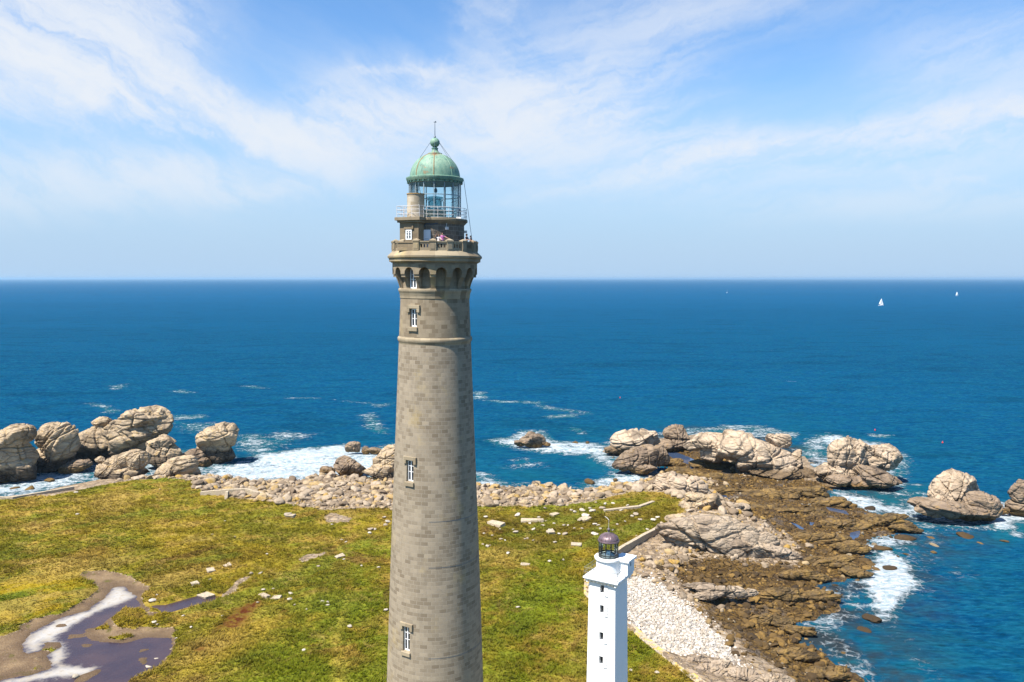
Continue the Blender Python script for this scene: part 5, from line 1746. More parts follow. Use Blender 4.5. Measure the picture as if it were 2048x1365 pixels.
M_RUST = plain('rust_streak', (0.235, 0.135, 0.055), 0.7, 0.3, var=0.7, scale=4)

M_CUD = plain('dark_copper', (0.055, 0.13, 0.105), 0.55, 0.4, var=0.6, scale=4)
m = MB()
m.lathe([(tr(367, 51.5), tz(369)), (tr(366, 53.5), tz(368)), (tr(366, 53.5), tz(365.5)), (tr(365, 55.4), tz(364.6)), (tr(362, 56.6), tz(361.5)), (tr(360, 57.3), tz(359.5)), (tr(359, 57.3), tz(357.8)), (tr(357, 55.2), tz(356.8)), (tr(357, 49), tz(356.6))], 96)
m.lathe([(0.3, tz(367.4)), (tr(367, 52), tz(368.2))], 48)
eaves = m.build('roof_eaves', m_cu, tower, smooth=30)
m = MB()
for k in range(32):
    f5 = frame_at(rad(-2) + k * BAY / 2, tr(366, 53.6), tz(368.4))
    m.fbox(f5, -0.09, 0.09, -0.1, 0.10, 0, 0.24)
m.build('brackets', M_CUD, eaves)
zd0, zd1 = tz(356.8), tz(308.5)
Rd = tr(350, 49.3)
dome_p = []
for k in range(19):
    a = k / 18 * rad(80)
    u = math.sin(a) / math.sin(rad(80))
    dome_p.append((Rd * (math.cos(a) ** 0.94), zd0 + (zd1 - zd0) * u))
m = MB()
m.lathe(dome_p, 96)
dome = m.build('dome', m_cu, tower, smooth=50)
for k in range(8):
    t = rad(-2.5) + k * PI / 4
    rb = MB()
    rb.tube([(math.sin(t) * r, -math.cos(t) * r, z) for r, z in dome_p], 0.055, 6)
    rb.build('rib', M_RUST if k in (0, 7) else m_cu, dome, smooth=60)
rt_ = dome_p[-1][0]
m = MB()
m.lathe([(rt_ + 0.25, tz(310.5)), (rt_ + 0.32, tz(309)), (rt_ + 0.28, tz(307.2)), (0.62, tz(306)), (0.46, tz(304)), (0.36, tz(301)), (0.34, tz(299)), (0.40, tz(297.8)), (0.40, tz(296.6)), (0.30, tz(296)), (0.28, tz(295))], 40)
nb_ = 14
zb1, zb2 = tz(295), tz(276)
cz_, rz_ = (zb1 + zb2) / 2, (zb2 - zb1) / 2
m.lathe([(max(0.02, 0.585 * math.cos(-PI / 2 + PI * k / nb_)), cz_ + rz_ * math.sin(-PI / 2 + PI * k / nb_)) for k in range(1, nb_ + 1)], 40)
fin = m.build('finial', m_cu, tower, smooth=50)
m = MB()
m.tube([(0, 0, zb2 - 0.05), (0, 0, tz(243.5))], [0.055, 0.028], 6)
m.lathe([(0.02, tz(276)), (0.16, tz(275)), (0.05, tz(271)), (0.03, tz(270))], 10)
m.tube([(-0.16, 0, tz(244.6)), (0.18, 0, tz(244.6))], [0.03, 0.05], 5)
m.tube([(0.02, 0, tz(243.6)), (0.14, 0, tz(242.6))], [0.07, 0.03], 5)
m.build('lightning_rod', M_CABLE, tower)
m = MB()
for t, z_e in ((rad(-75), 0.70), (rad(60), 0.72), (rad(72), 0.55), (rad(-2), 0.8)):
    a = 0.55
    k_ = int(z_e * 18)
    r_, z_ = dome_p[k_]
    m.tube([(math.sin(t) * 0.56, -math.cos(t) * 0.56, cz_), (math.sin(t) * r_, -math.cos(t) * r_, z_)], 0.022, 5)
r0_, z0_ = tr(360, 57.2), tz(360)
t = rad(88)
m.tube([(math.sin(t) * r0_, -math.cos(t) * r0_, z0_), (math.sin(t) * tr(420, 66.4), -math.cos(t) * tr(420, 66.4), tz(425)), (math.sin(t) * tr(487, 74.5), -math.cos(t) * tr(487, 74.5), tz(486))], 0.028, 5)
m.build('guy_wire', M_CABLE, tower)

# round stair-head on the lantern gallery
M_KIOSK = ashlar('granite_kiosk', (0.47, 0.40, 0.30), (0.34, 0.27, 0.18), 0.9, 0.6, 0.36, (0.46, 0.40, 0.31), msize=0.008)
thk, rk = A0, 4.05
cxk, cyk = math.sin(thk) * 3.75, -math.cos(thk) * 3.75
m = MB()
z_k = tz(395.5)
m.lathe([(1.0, z_s1 - 0.02), (1.0, z_k), (1.0, z_k + 0.01)], 40, cx=cxk, cy=cyk)
kio = m.build('stair_head', M_KIOSK, tower, smooth=35)
m = MB()
m.lathe([(0.9, z_k + 0.012), (1.06, z_k + 0.012), (1.06, z_k + 0.10), (0.02, z_k + 0.17)], 40, cx=cxk, cy=cyk)
m.build('stair_head_cap', plain('rusty_cap', (0.42, 0.26, 0.10), 0.7, 0.3, var=0.7, scale=3), kio, smooth=35)

# railing round the lantern gallery, bent out round the stair-head
rr_ = tr(430, 63.2)
z_r = [z_s1 + 1.28, z_s1 + 0.85, z_s1 + 0.40]
path = []
for k in range(65):
    t = A0 + 0.38 + (2 * PI - 0.76) * k / 64
    path.append((math.sin(t) * rr_, -math.cos(t) * rr_))
fT = frame_at(A0, 0, 0)
def tp(s, n):
    return (fT[1][0] * s + fT[2][0] * n, fT[1][1] * s + fT[2][1] * n)
loop = path + [tp(-1.65, 4.0), tp(-1.65, 5.2), tp(1.65, 5.2), tp(1.65, 4.0)] + [path[0]]
rl_ = MB()
for z in z_r:
    rl_.tube([(x, y, z) for x, y in loop], 0.028, 6, caps=False)
for k in range(0, 65, 4):
    x, y = path[k]
    rl_.tube([(x, y, z_s1), (x, y, z_r[0])], 0.032, 6)
for x, y in (tp(-1.65, 4.4), tp(-1.65, 5.2), tp(-0.55, 5.2), tp(0.55, 5.2), tp(1.65, 5.2), tp(1.65, 4.4)):
    rl_.tube([(x, y, z_s1), (x, y, z_r[0])], 0.032, 6)
rl_.build('railing', M_RAIL, tower)
# rods standing in the left bays of the lantern
m = MB()
for s, e in ((-58, -40), (-50, -62), (-35, -44), (-28, -28)):
    m.tube([(math.sin(rad(s)) * (rl - 0.25), -math.cos(rad(s)) * (rl - 0.25), tz(398)), (math.sin(rad(e)) * (rl - 0.25), -math.cos(rad(e)) * (rl - 0.25), z_g1)], 0.05, 5)
m.build('curtain_rods', M_RAIL, lant)

# door and fittings on the drum
rd_ = tr(470, 58.2)
th_d = math.asin((855 - 870) * mpp(475, TYD) / rd_)
fd = frame_at(th_d, rd_, z_f)
m = MB()
m.fbox(fd, -0.42, 0.42, -0.1, 0.07, 0.1, tz(463.5) - z_f)
dr = m.build('door', M_DOOR, tower)
m = MB()
for k in (0.42, 0.5, 0.58):
    m.fbox(fd, -0.22, 0.22, 0.06, 0.085, (tz(463.5) - z_f) * k, (tz(463.5) - z_f) * k + 0.05)
m.build('door_plate', plain('grey_plate', (0.45, 0.45, 0.46), 0.5), dr)
m = MB()
for px, py in ((892, 460),):
    t = math.asin((px - 870) * mpp(py, TYD) / rd_)
    f6 = frame_at(t, rd_, tz(py))
    m.fbox(f6, -0.20, 0.20, -0.05, 0.22, -0.16, 0.16)
    m.tube([(f6[0][0] + f6[2][0] * 0.05, f6[0][1] + f6[2][1] * 0.05, f6[0][2] + 0.15), (f6[0][0] + f6[2][0] * 0.05, f6[0][1] + f6[2][1] * 0.05, tz(448))], 0.025, 5)
f6 = frame_at(rad(86), rd_, tz(463.5))
m.fbox(f6, -0.2, 0.2, -0.05, 0.34, -0.14, 0.14)
m.build('wall_lamp', M_RAIL, tower)
m = MB()
prev = None
pts = []
for px, py in ((848, 459), (850, 455), (853, 452), (858, 452), (862, 453), (868, 452), (876, 450.5)):
    t = math.asin((px - 870) * mpp(py, TYD) / (rd_ + 0.03))
    f6 = frame_at(t, rd_ + 0.04, tz(py))
    pts.append(f6[0])
m.tube(pts, 0.055, 6)
m.tube([pts[0], (pts[0][0], pts[0][1], pts[0][2] - 0.8)], 0.03, 5)
m.build('conduit', M_CABLE, tower)
m = MB()
m.box(0, 0.55, 0, 0.3, 0, 0.24)
bx = m.build('vent_box', M_WHITEP, tower)
t = math.asin((916 - 870) * mpp(438, TYD) / (tr(438, 58)))
bx.location = (math.sin(t) * tr(438, 58) - 0.25, -math.cos(t) * tr(438, 58), z_s1 + 0.01)


# ------------------------------------------------------------------ the old white lighthouse
WD = 86.0
_w = on_y(1216.5, 1150, WD)
W_ROT = math.atan2(-_w.x, WD) - rad(24.9)
white = empty('white_lighthouse', (_w.x, WD, 4.2), W_ROT)
WZ0 = 4.2
tag(white, 'smaller square white lighthouse with a purple copper dome and an overhanging side turret', 'lighthouse')


def wz(py, dy=0.0):
    return on_y(1216, py, WD + dy).z - WZ0


wp = mpp(1150, WD)
M_WALL, nt, b, out = material('whitewash')
oc = nt.new('ShaderNodeTexCoord').outputs['Object']
n1 = nt.noise(nt.mapv(oc, scale=(1.5, 1.5, 0.35)), 0.8, 6, 0.65)
n2 = nt.noise(oc, 6.0, 5, 0.7)
c = nt.mix(nt.math('MULTIPLY', nt.smooth(n1, 0.50, 0.78), 0.35), (0.78, 0.78, 0.77), (0.64, 0.63, 0.60))
nt.put(b.inputs['Base Color'], c)
b.inputs['Roughness'].default_value = 0.8
b.inputs['Specular IOR Level'].default_value = 0.2
nt.put(b.inputs['Normal'], nt.bump(n2, 0.25, 0.03))

z_fl = wz(1148)
HS = 1.58
a_b = HS * 1.20
WROWS = [(1172, 1188.5), (1212, 1228.5), (1266, 1282.5), (1314, 1330.5)]
z_top = z_fl - 0.35
# shaft with real window openings in the front face
m = MB()


def hs(z):
    return HS + (a_b - HS) * (z_top - z) / z_top


zw = []
for a, b_ in WROWS:
    zw.append((wz(b_, -1.5), wz(a, -1.5)))
lv = [0.0] + sorted([v for p in zw for v in p]) + [z_top]
ww = 0.24
for i in range(len(lv) - 1):
    z0, z1 = lv[i], lv[i + 1]
    r0, r1 = hs(z0), hs(z1)
    is_win = any(abs(z0 - p[0]) < 1e-6 for p in zw)
    for s in range(1, 4):                  # the three plain sides
        ca, sa = math.cos(s * PI / 2), math.sin(s * PI / 2)
        def R2(x, y, z):
            return (x * ca - y * sa, x * sa + y * ca, z)
        m.add([R2(-r0, -r0, z0), R2(r0, -r0, z0), R2(r1, -r1, z1), R2(-r1, -r1, z1)], [(0, 1, 2, 3)])
    if not is_win:
        m.add([(-r0, -r0, z0), (r0, -r0, z0), (r1, -r1, z1), (-r1, -r1, z1)], [(0, 1, 2, 3)])
    else:
        m.add([(-r0, -r0, z0), (-ww, -r0, z0), (-ww, -r1, z1), (-r1, -r1, z1)], [(0, 1, 2, 3)])
        m.add([(ww, -r0, z0), (r0, -r0, z0), (r1, -r1, z1), (ww, -r1, z1)], [(0, 1, 2, 3)])
        d = -r1 + 0.42
        m.add([(-ww, -r0, z0), (ww, -r0, z0), (ww, d, z0), (-ww, d, z0)], [(0, 1, 2, 3)])
        m.add([(-ww, -r1, z1), (-ww, d, z1), (ww, d, z1), (ww, -r1, z1)], [(0, 1, 2, 3)])
        m.add([(-ww, -r0, z0), (-ww, d, z0), (-ww, d, z1), (-ww, -r1, z1)], [(0, 1, 2, 3)])
        m.add([(ww, -r0, z0), (ww, -r1, z1), (ww, d, z1), (ww, d, z0)], [(0, 1, 2, 3)])
        m.add([(-ww, d, z0), (ww, d, z0), (ww, d, z1), (-ww, d, z1)], [(0, 1, 2, 3)])
m.build('shaft', M_WALL, white)
M_SHUT = plain('shutter_paint', (0.70, 0.70, 0.69), 0.6, 0.3, var=0.3)
M_SHUTF = plain('shutter_rail', (0.56, 0.56, 0.56), 0.6, 0.3, var=0.2)
for i, (z0, z1) in enumerate(zw):
    r = hs((z0 + z1) / 2)
    g = MB()
    g.box(-ww + 0.01, ww - 0.01, -r + 0.36, -r + 0.40, z0 + 0.01, z1 - 0.01)
    w_o = g.build('window', M_DARKG, white)
    g = MB()
    g.box(ww + 0.08, ww + 0.50, -r - 0.065, -r - 0.03, z0 - 0.25, z1 - 0.05)
    s_o = g.build('shutter', M_SHUT, w_o)
    g = MB()
    for k in range(4):
        zz_ = z0 - 0.22 + k * (z1 - z0 + 0.1) / 3
        g.box(ww + 0.09, ww + 0.49, -r - 0.085, -r - 0.066, zz_, zz_ + 0.05)
    g.box(ww + 0.26, ww + 0.31, -r - 0.083, -r - 0.067, z0 - 0.23, z1 - 0.06)
    g.build('shutter_frame', M_SHUTF, w_o)

A_ = 2.09
m = MB()
m.box(-A_, A_, -A_, A_, z_fl - 0.20, z_fl)
m.box(-A_ + 0.10, A_ - 0.10, -A_ + 0.10, A_ - 0.10, z_fl - 0.345, z_fl - 0.203)
m.build('gallery', M_WALL, white, bevel=0.02)
for s in range(4):
    ca, sa = math.cos(s * PI / 2), math.sin(s * PI / 2)
    m = MB()
    for k in range(9):
        x = -A_ + 0.30 + k * (2 * A_ - 0.60) / 8
        pts = [(x - 0.11, -A_ + 0.16), (x + 0.11, -A_ + 0.16), (x + 0.11, -HS - 0.003), (x - 0.11, -HS - 0.003)]
        zt, zb = z_fl - 0.348, z_fl - 0.62
        P8 = [(x_, y_ if i_ > 1 else y_ + 0.18, zb) for i_, (x_, y_) in enumerate(pts)] + [(x_, y_, zt) for x_, y_ in pts]
        m.hexa([(x_ * ca - y_ * sa, x_ * sa + y_ * ca, z_) for x_, y_, z_ in P8])
    m.build('brackets', M_WALL, white)
z_dk = wz(1117)
m = MB()
rd2 = 24.2 * wp
m.lathe([(rd2, z_fl), (rd2, z_dk)], 64)
m.build('drum', M_WALL, white, smooth=35)
rs2 = 27.6 * wp
z_l = z_dk + 0.24
m = MB()
m.lathe([(rd2 - 0.02, z_dk - 0.06), (rs2 - 0.04, z_dk), (rs2, z_dk + 0.04), (rs2, z_l - 0.03), (rs2 - 0.03, z_l), (0.05, z_l + 0.01)], 64)
m.build('lantern_floor', M_WALL, white, smooth=30)
# side turret carried out on the corner
m = MB()
tx0, tx1, ty0, ty1 = 0.9, 2.36, -0.12, 1.70
zt0 = wz(1146, -0.5)
m.box(tx0, tx1, ty0, ty1, zt0, z_l - 0.26)
m.hexa([(HS - 0.4, ty0 + 0.02, zt0 - 0.75), (HS + 0.03, ty0 + 0.02, zt0 - 0.75), (HS + 0.03, 1.40, zt0 - 0.75), (HS - 0.4, 1.40, zt0 - 0.75), (HS - 0.4, ty0, zt0 - 0.001), (tx1, ty0, zt0 - 0.001), (tx1, ty1, zt0 - 0.001), (HS - 0.4, ty1, zt0 - 0.001)])
tur = m.build('side_turret', M_WALL, white)
m = MB()
m.box(0.75, tx1 + 0.22, ty0 - 0.20, ty1 + 0.2, z_l - 0.257, z_l - 0.016)
m.build('turret_roof', M_WALL, tur, bevel=0.02)
m = MB()
m.box(tx1 - 0.02, tx1 + 0.012, 0.62, 0.80, zt0 + 0.85, zt0 + 1.25)
m.build('slit_window', M_DARKG, tur)
# gallery railing
M_GRAIL = plain('green_grey_rail', (0.13, 0.15, 0.14), 0.5, 0.4, var=0.4, scale=4)
for s in range(4):
    ca, sa = math.cos(s * PI / 2), math.sin(s * PI / 2)
    a1 = A_ - 0.10
    m = MB()
    hi = a1 if s != 1 else 0.0
    lo = -a1
    if s == 1:
        lo, hi = -a1, -0.25
    for zr in (1.0, 0.55, 0.12):
        m.tube([(lo * ca + a1 * sa, lo * sa - a1 * ca, z_fl + zr), (hi * ca + a1 * sa, hi * sa - a1 * ca, z_fl + zr)], 0.022, 5)
    n_ = 14 if hi > 0 else 7
    for k in range(n_ + 1):
        x = lo + (hi - lo) * k / n_
        m.tube([(x * ca + a1 * sa, x * sa - a1 * ca, z_fl), (x * ca + a1 * sa, x * sa - a1 * ca, z_fl + 1.0)], 0.024 if k % 7 == 0 else 0.010, 5)
    m.build('railing', M_GRAIL, white)
# lantern
rl2 = 19.6 * wp
z_e = wz(1081.0)
M_BLK = plain('black_iron', (0.035, 0.038, 0.036), 0.5, 0.4, var=0.4, scale=5)
m = MB()
for k in range(12):
    fr = frame_at(rad(8) + k * PI / 6, rl2, z_l)
    m.fbox(fr, -0.028, 0.028, -0.03, 0.03, 0.1, z_e - z_l)
for zr in (z_l + 0.06, z_l + 0.30, z_e - 0.05):
    m.lathe([(rl2 - 0.04, zr - 0.05), (rl2 + 0.04, zr - 0.05), (rl2 + 0.04, zr + 0.05), (rl2 - 0.04, zr + 0.05), (rl2 - 0.04, zr - 0.05)], 36)
lf = m.build('lantern_frame', M_BLK, white)
m = MB()
m.lathe([(rl2 - 0.035, z_l + 0.1), (rl2 - 0.035, z_e)], 36)
m.build('glass', m_glass, lf, smooth=40)
m = MB()
m.lathe([(0.05, z_l), (0.55, z_l + 0.01), (0.55, z_l + 0.22), (0.25, z_l + 0.26), (0.22, z_l + 0.55), (0.05, z_l + 0.56)], 20)
m.build('lamp_table', M_WHITEP, lf, smooth=35)
m_pc, nt, b, out = material('purple_copper')
oc = nt.new('ShaderNodeTexCoord').outputs['Object']
n1 = nt.noise(oc, 2.0, 6, 0.65)
c = nt.mix(nt.smooth(n1, 0.36, 0.66), (0.165, 0.115, 0.128), (0.105, 0.068, 0.076))
c = nt.mix(nt.math('MULTIPLY', nt.smooth(n1, 0.60, 0.72), 0.6), c, (0.34, 0.27, 0.27))
nt.put(b.inputs['Base Color'], c)
b.inputs['Roughness'].default_value = 0.42
b.inputs['Metallic'].default_value = 0.35
re2 = 21.2 * wp
z_dt = wz(1066.8)
m = MB()
dp = []
for k in range(13):
    a = k / 12 * rad(78)
    dp.append((re2 * 0.94 * math.cos(a), z_e + 0.10 + (z_dt - z_e - 0.10) * math.sin(a) / math.sin(rad(78))))
m.lathe([(rl2, z_e - 0.10), (re2, z_e - 0.06), (re2 + 0.03, z_e + 0.02), (re2, z_e + 0.09)] + dp, 48)
dm = m.build('dome', m_pc, white, smooth=28)
for k in range(12):
    t = rad(8) + k * PI / 6
    m = MB()
    m.tube([(math.sin(t) * r, -math.cos(t) * r, z) for r, z in dp], 0.03, 5)
    m.build('rib', m_pc, dm, smooth=60)
m = MB()
zb = wz(1059.5)
m.lathe([(0.26, z_dt - 0.02), (0.24, z_dt + 0.06), (0.10, z_dt + 0.12), (0.09, zb - 0.20)] + [(max(0.01, 0.19 * math.cos(-PI / 2 + PI * k / 10)), zb + 0.19 * math.sin(-PI / 2 + PI * k / 10)) for k in range(1, 11)], 20)
m.build('finial', plain('finial_copper', (0.12, 0.10, 0.10), 0.5, 0.4, var=0.4), white, smooth=50)
m = MB()
zt_ = wz(1044)
m.tube([(0, 0, zb + 0.1), (0, 0, zt_)], [0.025, 0.014], 5)
m.tube([(0.0, 0, zt_), (0.03, 0, zt_ + 0.18), (-0.18, 0, zt_ + 0.38), (-0.5, 0, zt_ + 0.55)], [0.02, 0.03, 0.03, 0.02], 5)
m.build('wind_vane', M_RAIL, white)

# ------------------------------------------------------------------ low walls
def wall_mat(name, body, top_l, amt, blocky=True):
    m, nt, b, out = material(name)
    pos = nt.new('ShaderNodeNewGeometry').outputs['Position']
    nz = nt.sep(nt.new('ShaderNodeNewGeometry').outputs['Normal'])[2]
    n = nt.noise(pos, 0.9, 6, 0.68)
    n2 = nt.noise(pos, 4.0, 5, 0.7)
    c = nt.mix(nt.smooth(n2, 0.4, 0.7), body, tuple(v * 0.6 for v in body))
    k = nt.voronoi(nt.mapv(pos, scale=(1, 1, 1.8)), 1.1, 'DISTANCE_TO_EDGE')
    c = nt.mix(nt.math('MULTIPLY', nt.smooth(k, 0.07, 0.0), 0.5), c, tuple(v * 0.4 for v in body))
    c = nt.mix(nt.math('MULTIPLY', nt.smooth(n, 0.47, 0.60), amt), c, top_l)
    nt.put(b.inputs['Base Color'], c)
    b.inputs['Roughness'].default_value = 0.9
    nt.put(b.inputs['Normal'], nt.bump(nt.math('ADD', n2, nt.smooth(k, 0.0, 0.1)), 0.5, 0.08))
    return m


M_W1 = wall_mat('wall_stone', (0.42, 0.34, 0.24), (0.46, 0.37, 0.20), 0.35)
M_W2 = wall_mat('quay_stone', (0.42, 0.345, 0.25), (0.58, 0.36, 0.035), 0.85)


def wall(name, label, pts, zb, height, width, mat, extra=None):
    """a masonry wall along photo points given on the plane z = zb; height may change along it"""
    P = [Vector((*on_z(a, b_, zb), 0)) for a, b_ in pts]
    hts = height if isinstance(height, (list, tuple)) else [height] * len(P)
    Q, Hh = [], []
    r_ = random.Random(len(pts) * 7 + int(pts[0][0]))
    for i in range(len(P) - 1):
        n = max(1, int((P[i + 1] - P[i]).length / 1.6))
        for k in range(n):
            Q.append(P[i].lerp(P[i + 1], k / n))
            Hh.append(hts[i] + (hts[i + 1] - hts[i]) * k / n)
    Q.append(P[-1])
    Hh.append(hts[-1])
    m = MB()
    prof = []
    for i, q in enumerate(Q):
        d = (Q[min(i + 1, len(Q) - 1)] - Q[max(i - 1, 0)]).normalized()
        nrm = Vector((-d.y, d.x, 0))
        w = width / 2 * (1 + 0.06 * r_.uniform(-1, 1))
        zt = zb + Hh[i] + 0.05 * r_.uniform(-1, 1)
        prof.append([q + nrm * (w + 0.15) + Vector((0, 0, -1.5)), q + nrm * w + Vector((0, 0, zt)), q - nrm * w + Vector((0, 0, zt)), q - nrm * (w + 0.15) + Vector((0, 0, -1.5))])
    o0 = Vector((Q[len(Q) // 2].x, Q[len(Q) // 2].y, zb))
    vs_ = [p - o0 for ring in prof for p in ring]
    fs_ = []
    for i in range(len(prof) - 1):
        for k in range(3):
            fs_.append((i * 4 + k, i * 4 + k + 1, (i + 1) * 4 + k + 1, (i + 1) * 4 + k))
    fs_ += [(0, 3, 2, 1), tuple(len(vs_) - 4 + k for k in range(4))]
    m.add(vs_, fs_)
    if extra:
        extra(m, o0)
    o = m.build(name, mat, None, bevel=0.06)
    o.location = o0
    return tag(o, label, 'wall')


wall('stone_wall', 'low bent stone wall edging the turf at the left shore', [(-60, 1000), (26, 999), (148, 978)], 5.0, 0.75, 0.8, M_W1)


def buttress(m, o0):
    p = Vector((*on_z(454, 1000, 4.6), 4.2)) - o0
    m.hexa([p + Vector(v) for v in ((-0.5, -1.7, -1), (0.5, -1.7, -1), (0.5, 0.8, -1), (-0.5, 0.8, -1), (-0.4, -0.2, 2.75), (0.4, -0.2, 2.75), (0.4, 0.8, 2.75), (-0.4, 0.8, 2.75))])


wall('stone_wall', 'buttressed stone retaining wall below the boulder bank, highest at its left end', [(402, 993), (454, 995), (492, 993), (588, 1006)], 4.6, [1.4, 2.3, 2.3, 0.35], 0.9, M_W1, buttress)
wall('stone_wall', 'low straight kerb wall in the turf before the pale slanting slab', [(1208, 1024), (1279, 1016), (1307, 1006)], 5.0, 0.6, 1.0, M_W1)
wall('stone_wall', 'stone wall with a shaded seaward face running up behind the white lighthouse', [(1326, 1061), (1285, 1082), (1240, 1108), (1196, 1146)], 4.2, 1.5, 0.9, M_W1)
wall('quay_wall', 'broad quay wall crusted with yellow lichen between the turf and the white shingle', [(1176, 1163), (1175, 1196), (1205, 1228), (1256, 1258), (1290, 1288), (1350, 1336), (1395, 1372), (1450, 1420)], 4.4, 1.0, 1.5, M_W2)

# ------------------------------------------------------------------ squared blocks lying on the turf
BLOCKS = [(992, 1050, 36, 9, -0.35, 0.9, 'tilted squared beam of stone, nearest block right of the grey tower'), (1065, 1043, 46, 7, 0.03, 0.9, 'longest squared beam of stone lying level on the turf'),
          (1109, 1031, 20, 7, 0.35, 0.9, 'short squared stone half sunk behind the longest beam'), (1170, 1041, 22, 9, 0.45, 0.9, 'pale angular block propped on the turf toward the kerb wall'),
          (1152, 1090, 21, 7, -0.05, 0.6, 'flat oblong block on the turf just left of the purple dome'), (1051, 1130, 18, 7, -0.1, 0.5, 'flat oblong slab alone in the middle of the green turf between the lighthouses'),
          (1101, 1065, 15, 9, 0.1, 0.7, 'squarish pale block among the scattered stones'), (410, 1194, 38, 11, -0.30, 1.0, 'tan squared beam lying in the small pool above the purple pond'),
          (389, 1169, 15, 8, -0.45, 0.7, 'pale block nearest the small pool, lowest of the slanting row of three'), (422, 1142, 19, 8, -0.5, 0.7, 'pale block in the middle of the slanting row of three'),
          (455, 1132, 16, 7, -0.4, 0.6, 'pale block at the upper end of the slanting row of three'), (530, 1193, 27, 8, -0.3, 0.7, 'whitish long block by the red earth streak'),
          (553, 1197, 20, 7, -0.1, 0.6, 'weathered block touching the whitish long block'), (680, 1115, 20, 6, 0.4, 0.6, 'grey slanting block on the turf close to the grey tower'), (582, 1033, 18, 8, -0.1, 0.8, 'grey angular block below the boulder bank')]
for px, py, L_, W_, ang, ht, lab in BLOCKS:
    x, y, z = hit(px, py)
    s = mpp(py, y)
    m = MB()
    l_, w_ = L_ * s / 2, W_ * s * 0.9
    r_ = random.Random(int(px))
    j = lambda: r_.uniform(-0.20, 0.20)
    m.hexa([(sx * l_ + j(), sy_ * w_ + j(), zz + j()) for zz in (-0.6, ht * 0.62) for sx, sy_ in ((-1, -1), (1, -1), (1, 1), (-1, 1))])
    o = m.build('stone_block', M_W1, None, bevel=0.10)
    o.location = (x, y, z)
    o.rotation_euler = (0.05, -0.03, math.atan(math.tan(ang) * 2.6))
    tag(o, lab, 'stone block')

# ------------------------------------------------------------------ boats and buoys
M_SAIL = plain('sailcloth', (0.86, 0.85, 0.83), 0.7, 0.2, var=0.1, scale=0.5, bump=0)
M_HULL = plain('white_hull', (0.80, 0.80, 0.80), 0.35, 0.5, var=0.1, bump=0)


def sailboat(px, py, mast_px, label, heading, jib=True, sail_up=True):
    x, y = on_z(px, py, 0.0)
    hgt = mast_px * mpp(py, y)
    L = hgt * 0.78
    o = empty('sailboat', (x, y, 0.0), heading)
    tag(o, label, 'sailboat', 'boats far out at sea')
    m = MB()
    st = 9
    rings = []
    for k in range(st):
        u = k / (st - 1)
        hwid = L * 0.15 * (math.sin(PI * (0.22 + 0.78 * u)) ** 0.7 if u < 1 else 0.02)
        xx = -L * 0.45 + L * u
        sheer = L * (0.10 + 0.05 * u * u)
        rings.append([(xx, -hwid, sheer), (xx, -hwid * 0.7, -0.1), (xx, 0, -0.5), (xx, hwid * 0.7, -0.1), (xx, hwid, sheer)])
    fs_ = []
    for k in range(st - 1):
        for q in range(4):
            fs_.append((k * 5 + q, k * 5 + q + 1, (k + 1) * 5 + q + 1, (k + 1) * 5 + q))
        fs_.append((k * 5, (k + 1) * 5, (k + 1) * 5 + 4, k * 5 + 4))
    fs_.append((0, 1, 2, 3, 4))
    m.add([p for r in rings for p in r], fs_)
    m.build('hull', M_HULL, o, smooth=40)
    m = MB()
    m.box(-L * 0.18, L * 0.18, -L * 0.07, L * 0.07, L * 0.08, L * 0.19)
    m.build('cabin', M_HULL, o, bevel=L * 0.02)
    m = MB()
    m.tube([(L * 0.1, 0, L * 0.1), (L * 0.1, 0, hgt)], [hgt * 0.010, hgt * 0.006], 6)
    m.tube([(L * 0.1, 0, hgt * 0.2), (-L * 0.42, L * 0.05, hgt * 0.2)], hgt * 0.008, 6)
    m.build('mast', M_RAIL, o)
    if sail_up:
        def sail(name, A, B, C, belly):
            A, B, C = Vector(A), Vector(B), Vector(C)
            n = 8
            V, Fs, ix = [], [], {}
            for i in range(n + 1):
                for k in range(n + 1 - i):
                    u, v = i / n, k / n
                    p = A * (1 - u - v) + B * u + C * v
                    p = p + Vector((0, belly * 6 * u * v + belly * 4 * u * (1 - u - v) * 0.5, 0))
                    ix[i, k] = len(V)
                    V.append(p)
            for i in range(n):
                for k in range(n - i):
                    Fs.append((ix[i, k], ix[i + 1, k], ix[i, k + 1]))
                    if k < n - i - 1:
                        Fs.append((ix[i + 1, k], ix[i + 1, k + 1], ix[i, k + 1]))
            q = MB()
            q.add(V, Fs)
            so = q.build(name, M_SAIL, o, smooth=60)
            sd = so.modifiers.new('thickness', 'SOLIDIFY')
            sd.thickness = 0.06
        sail('mainsail', (L * 0.08, 0.1, hgt * 0.21), (-L * 0.40, L * 0.06, hgt * 0.22), (L * 0.09, 0.1, hgt * 0.98), L * 0.03)
        if jib:
            sail('jib', (L * 0.52, 0, L * 0.16), (L * 0.02, L * 0.09, hgt * 0.14), (L * 0.12, 0, hgt * 0.86), L * 0.03)


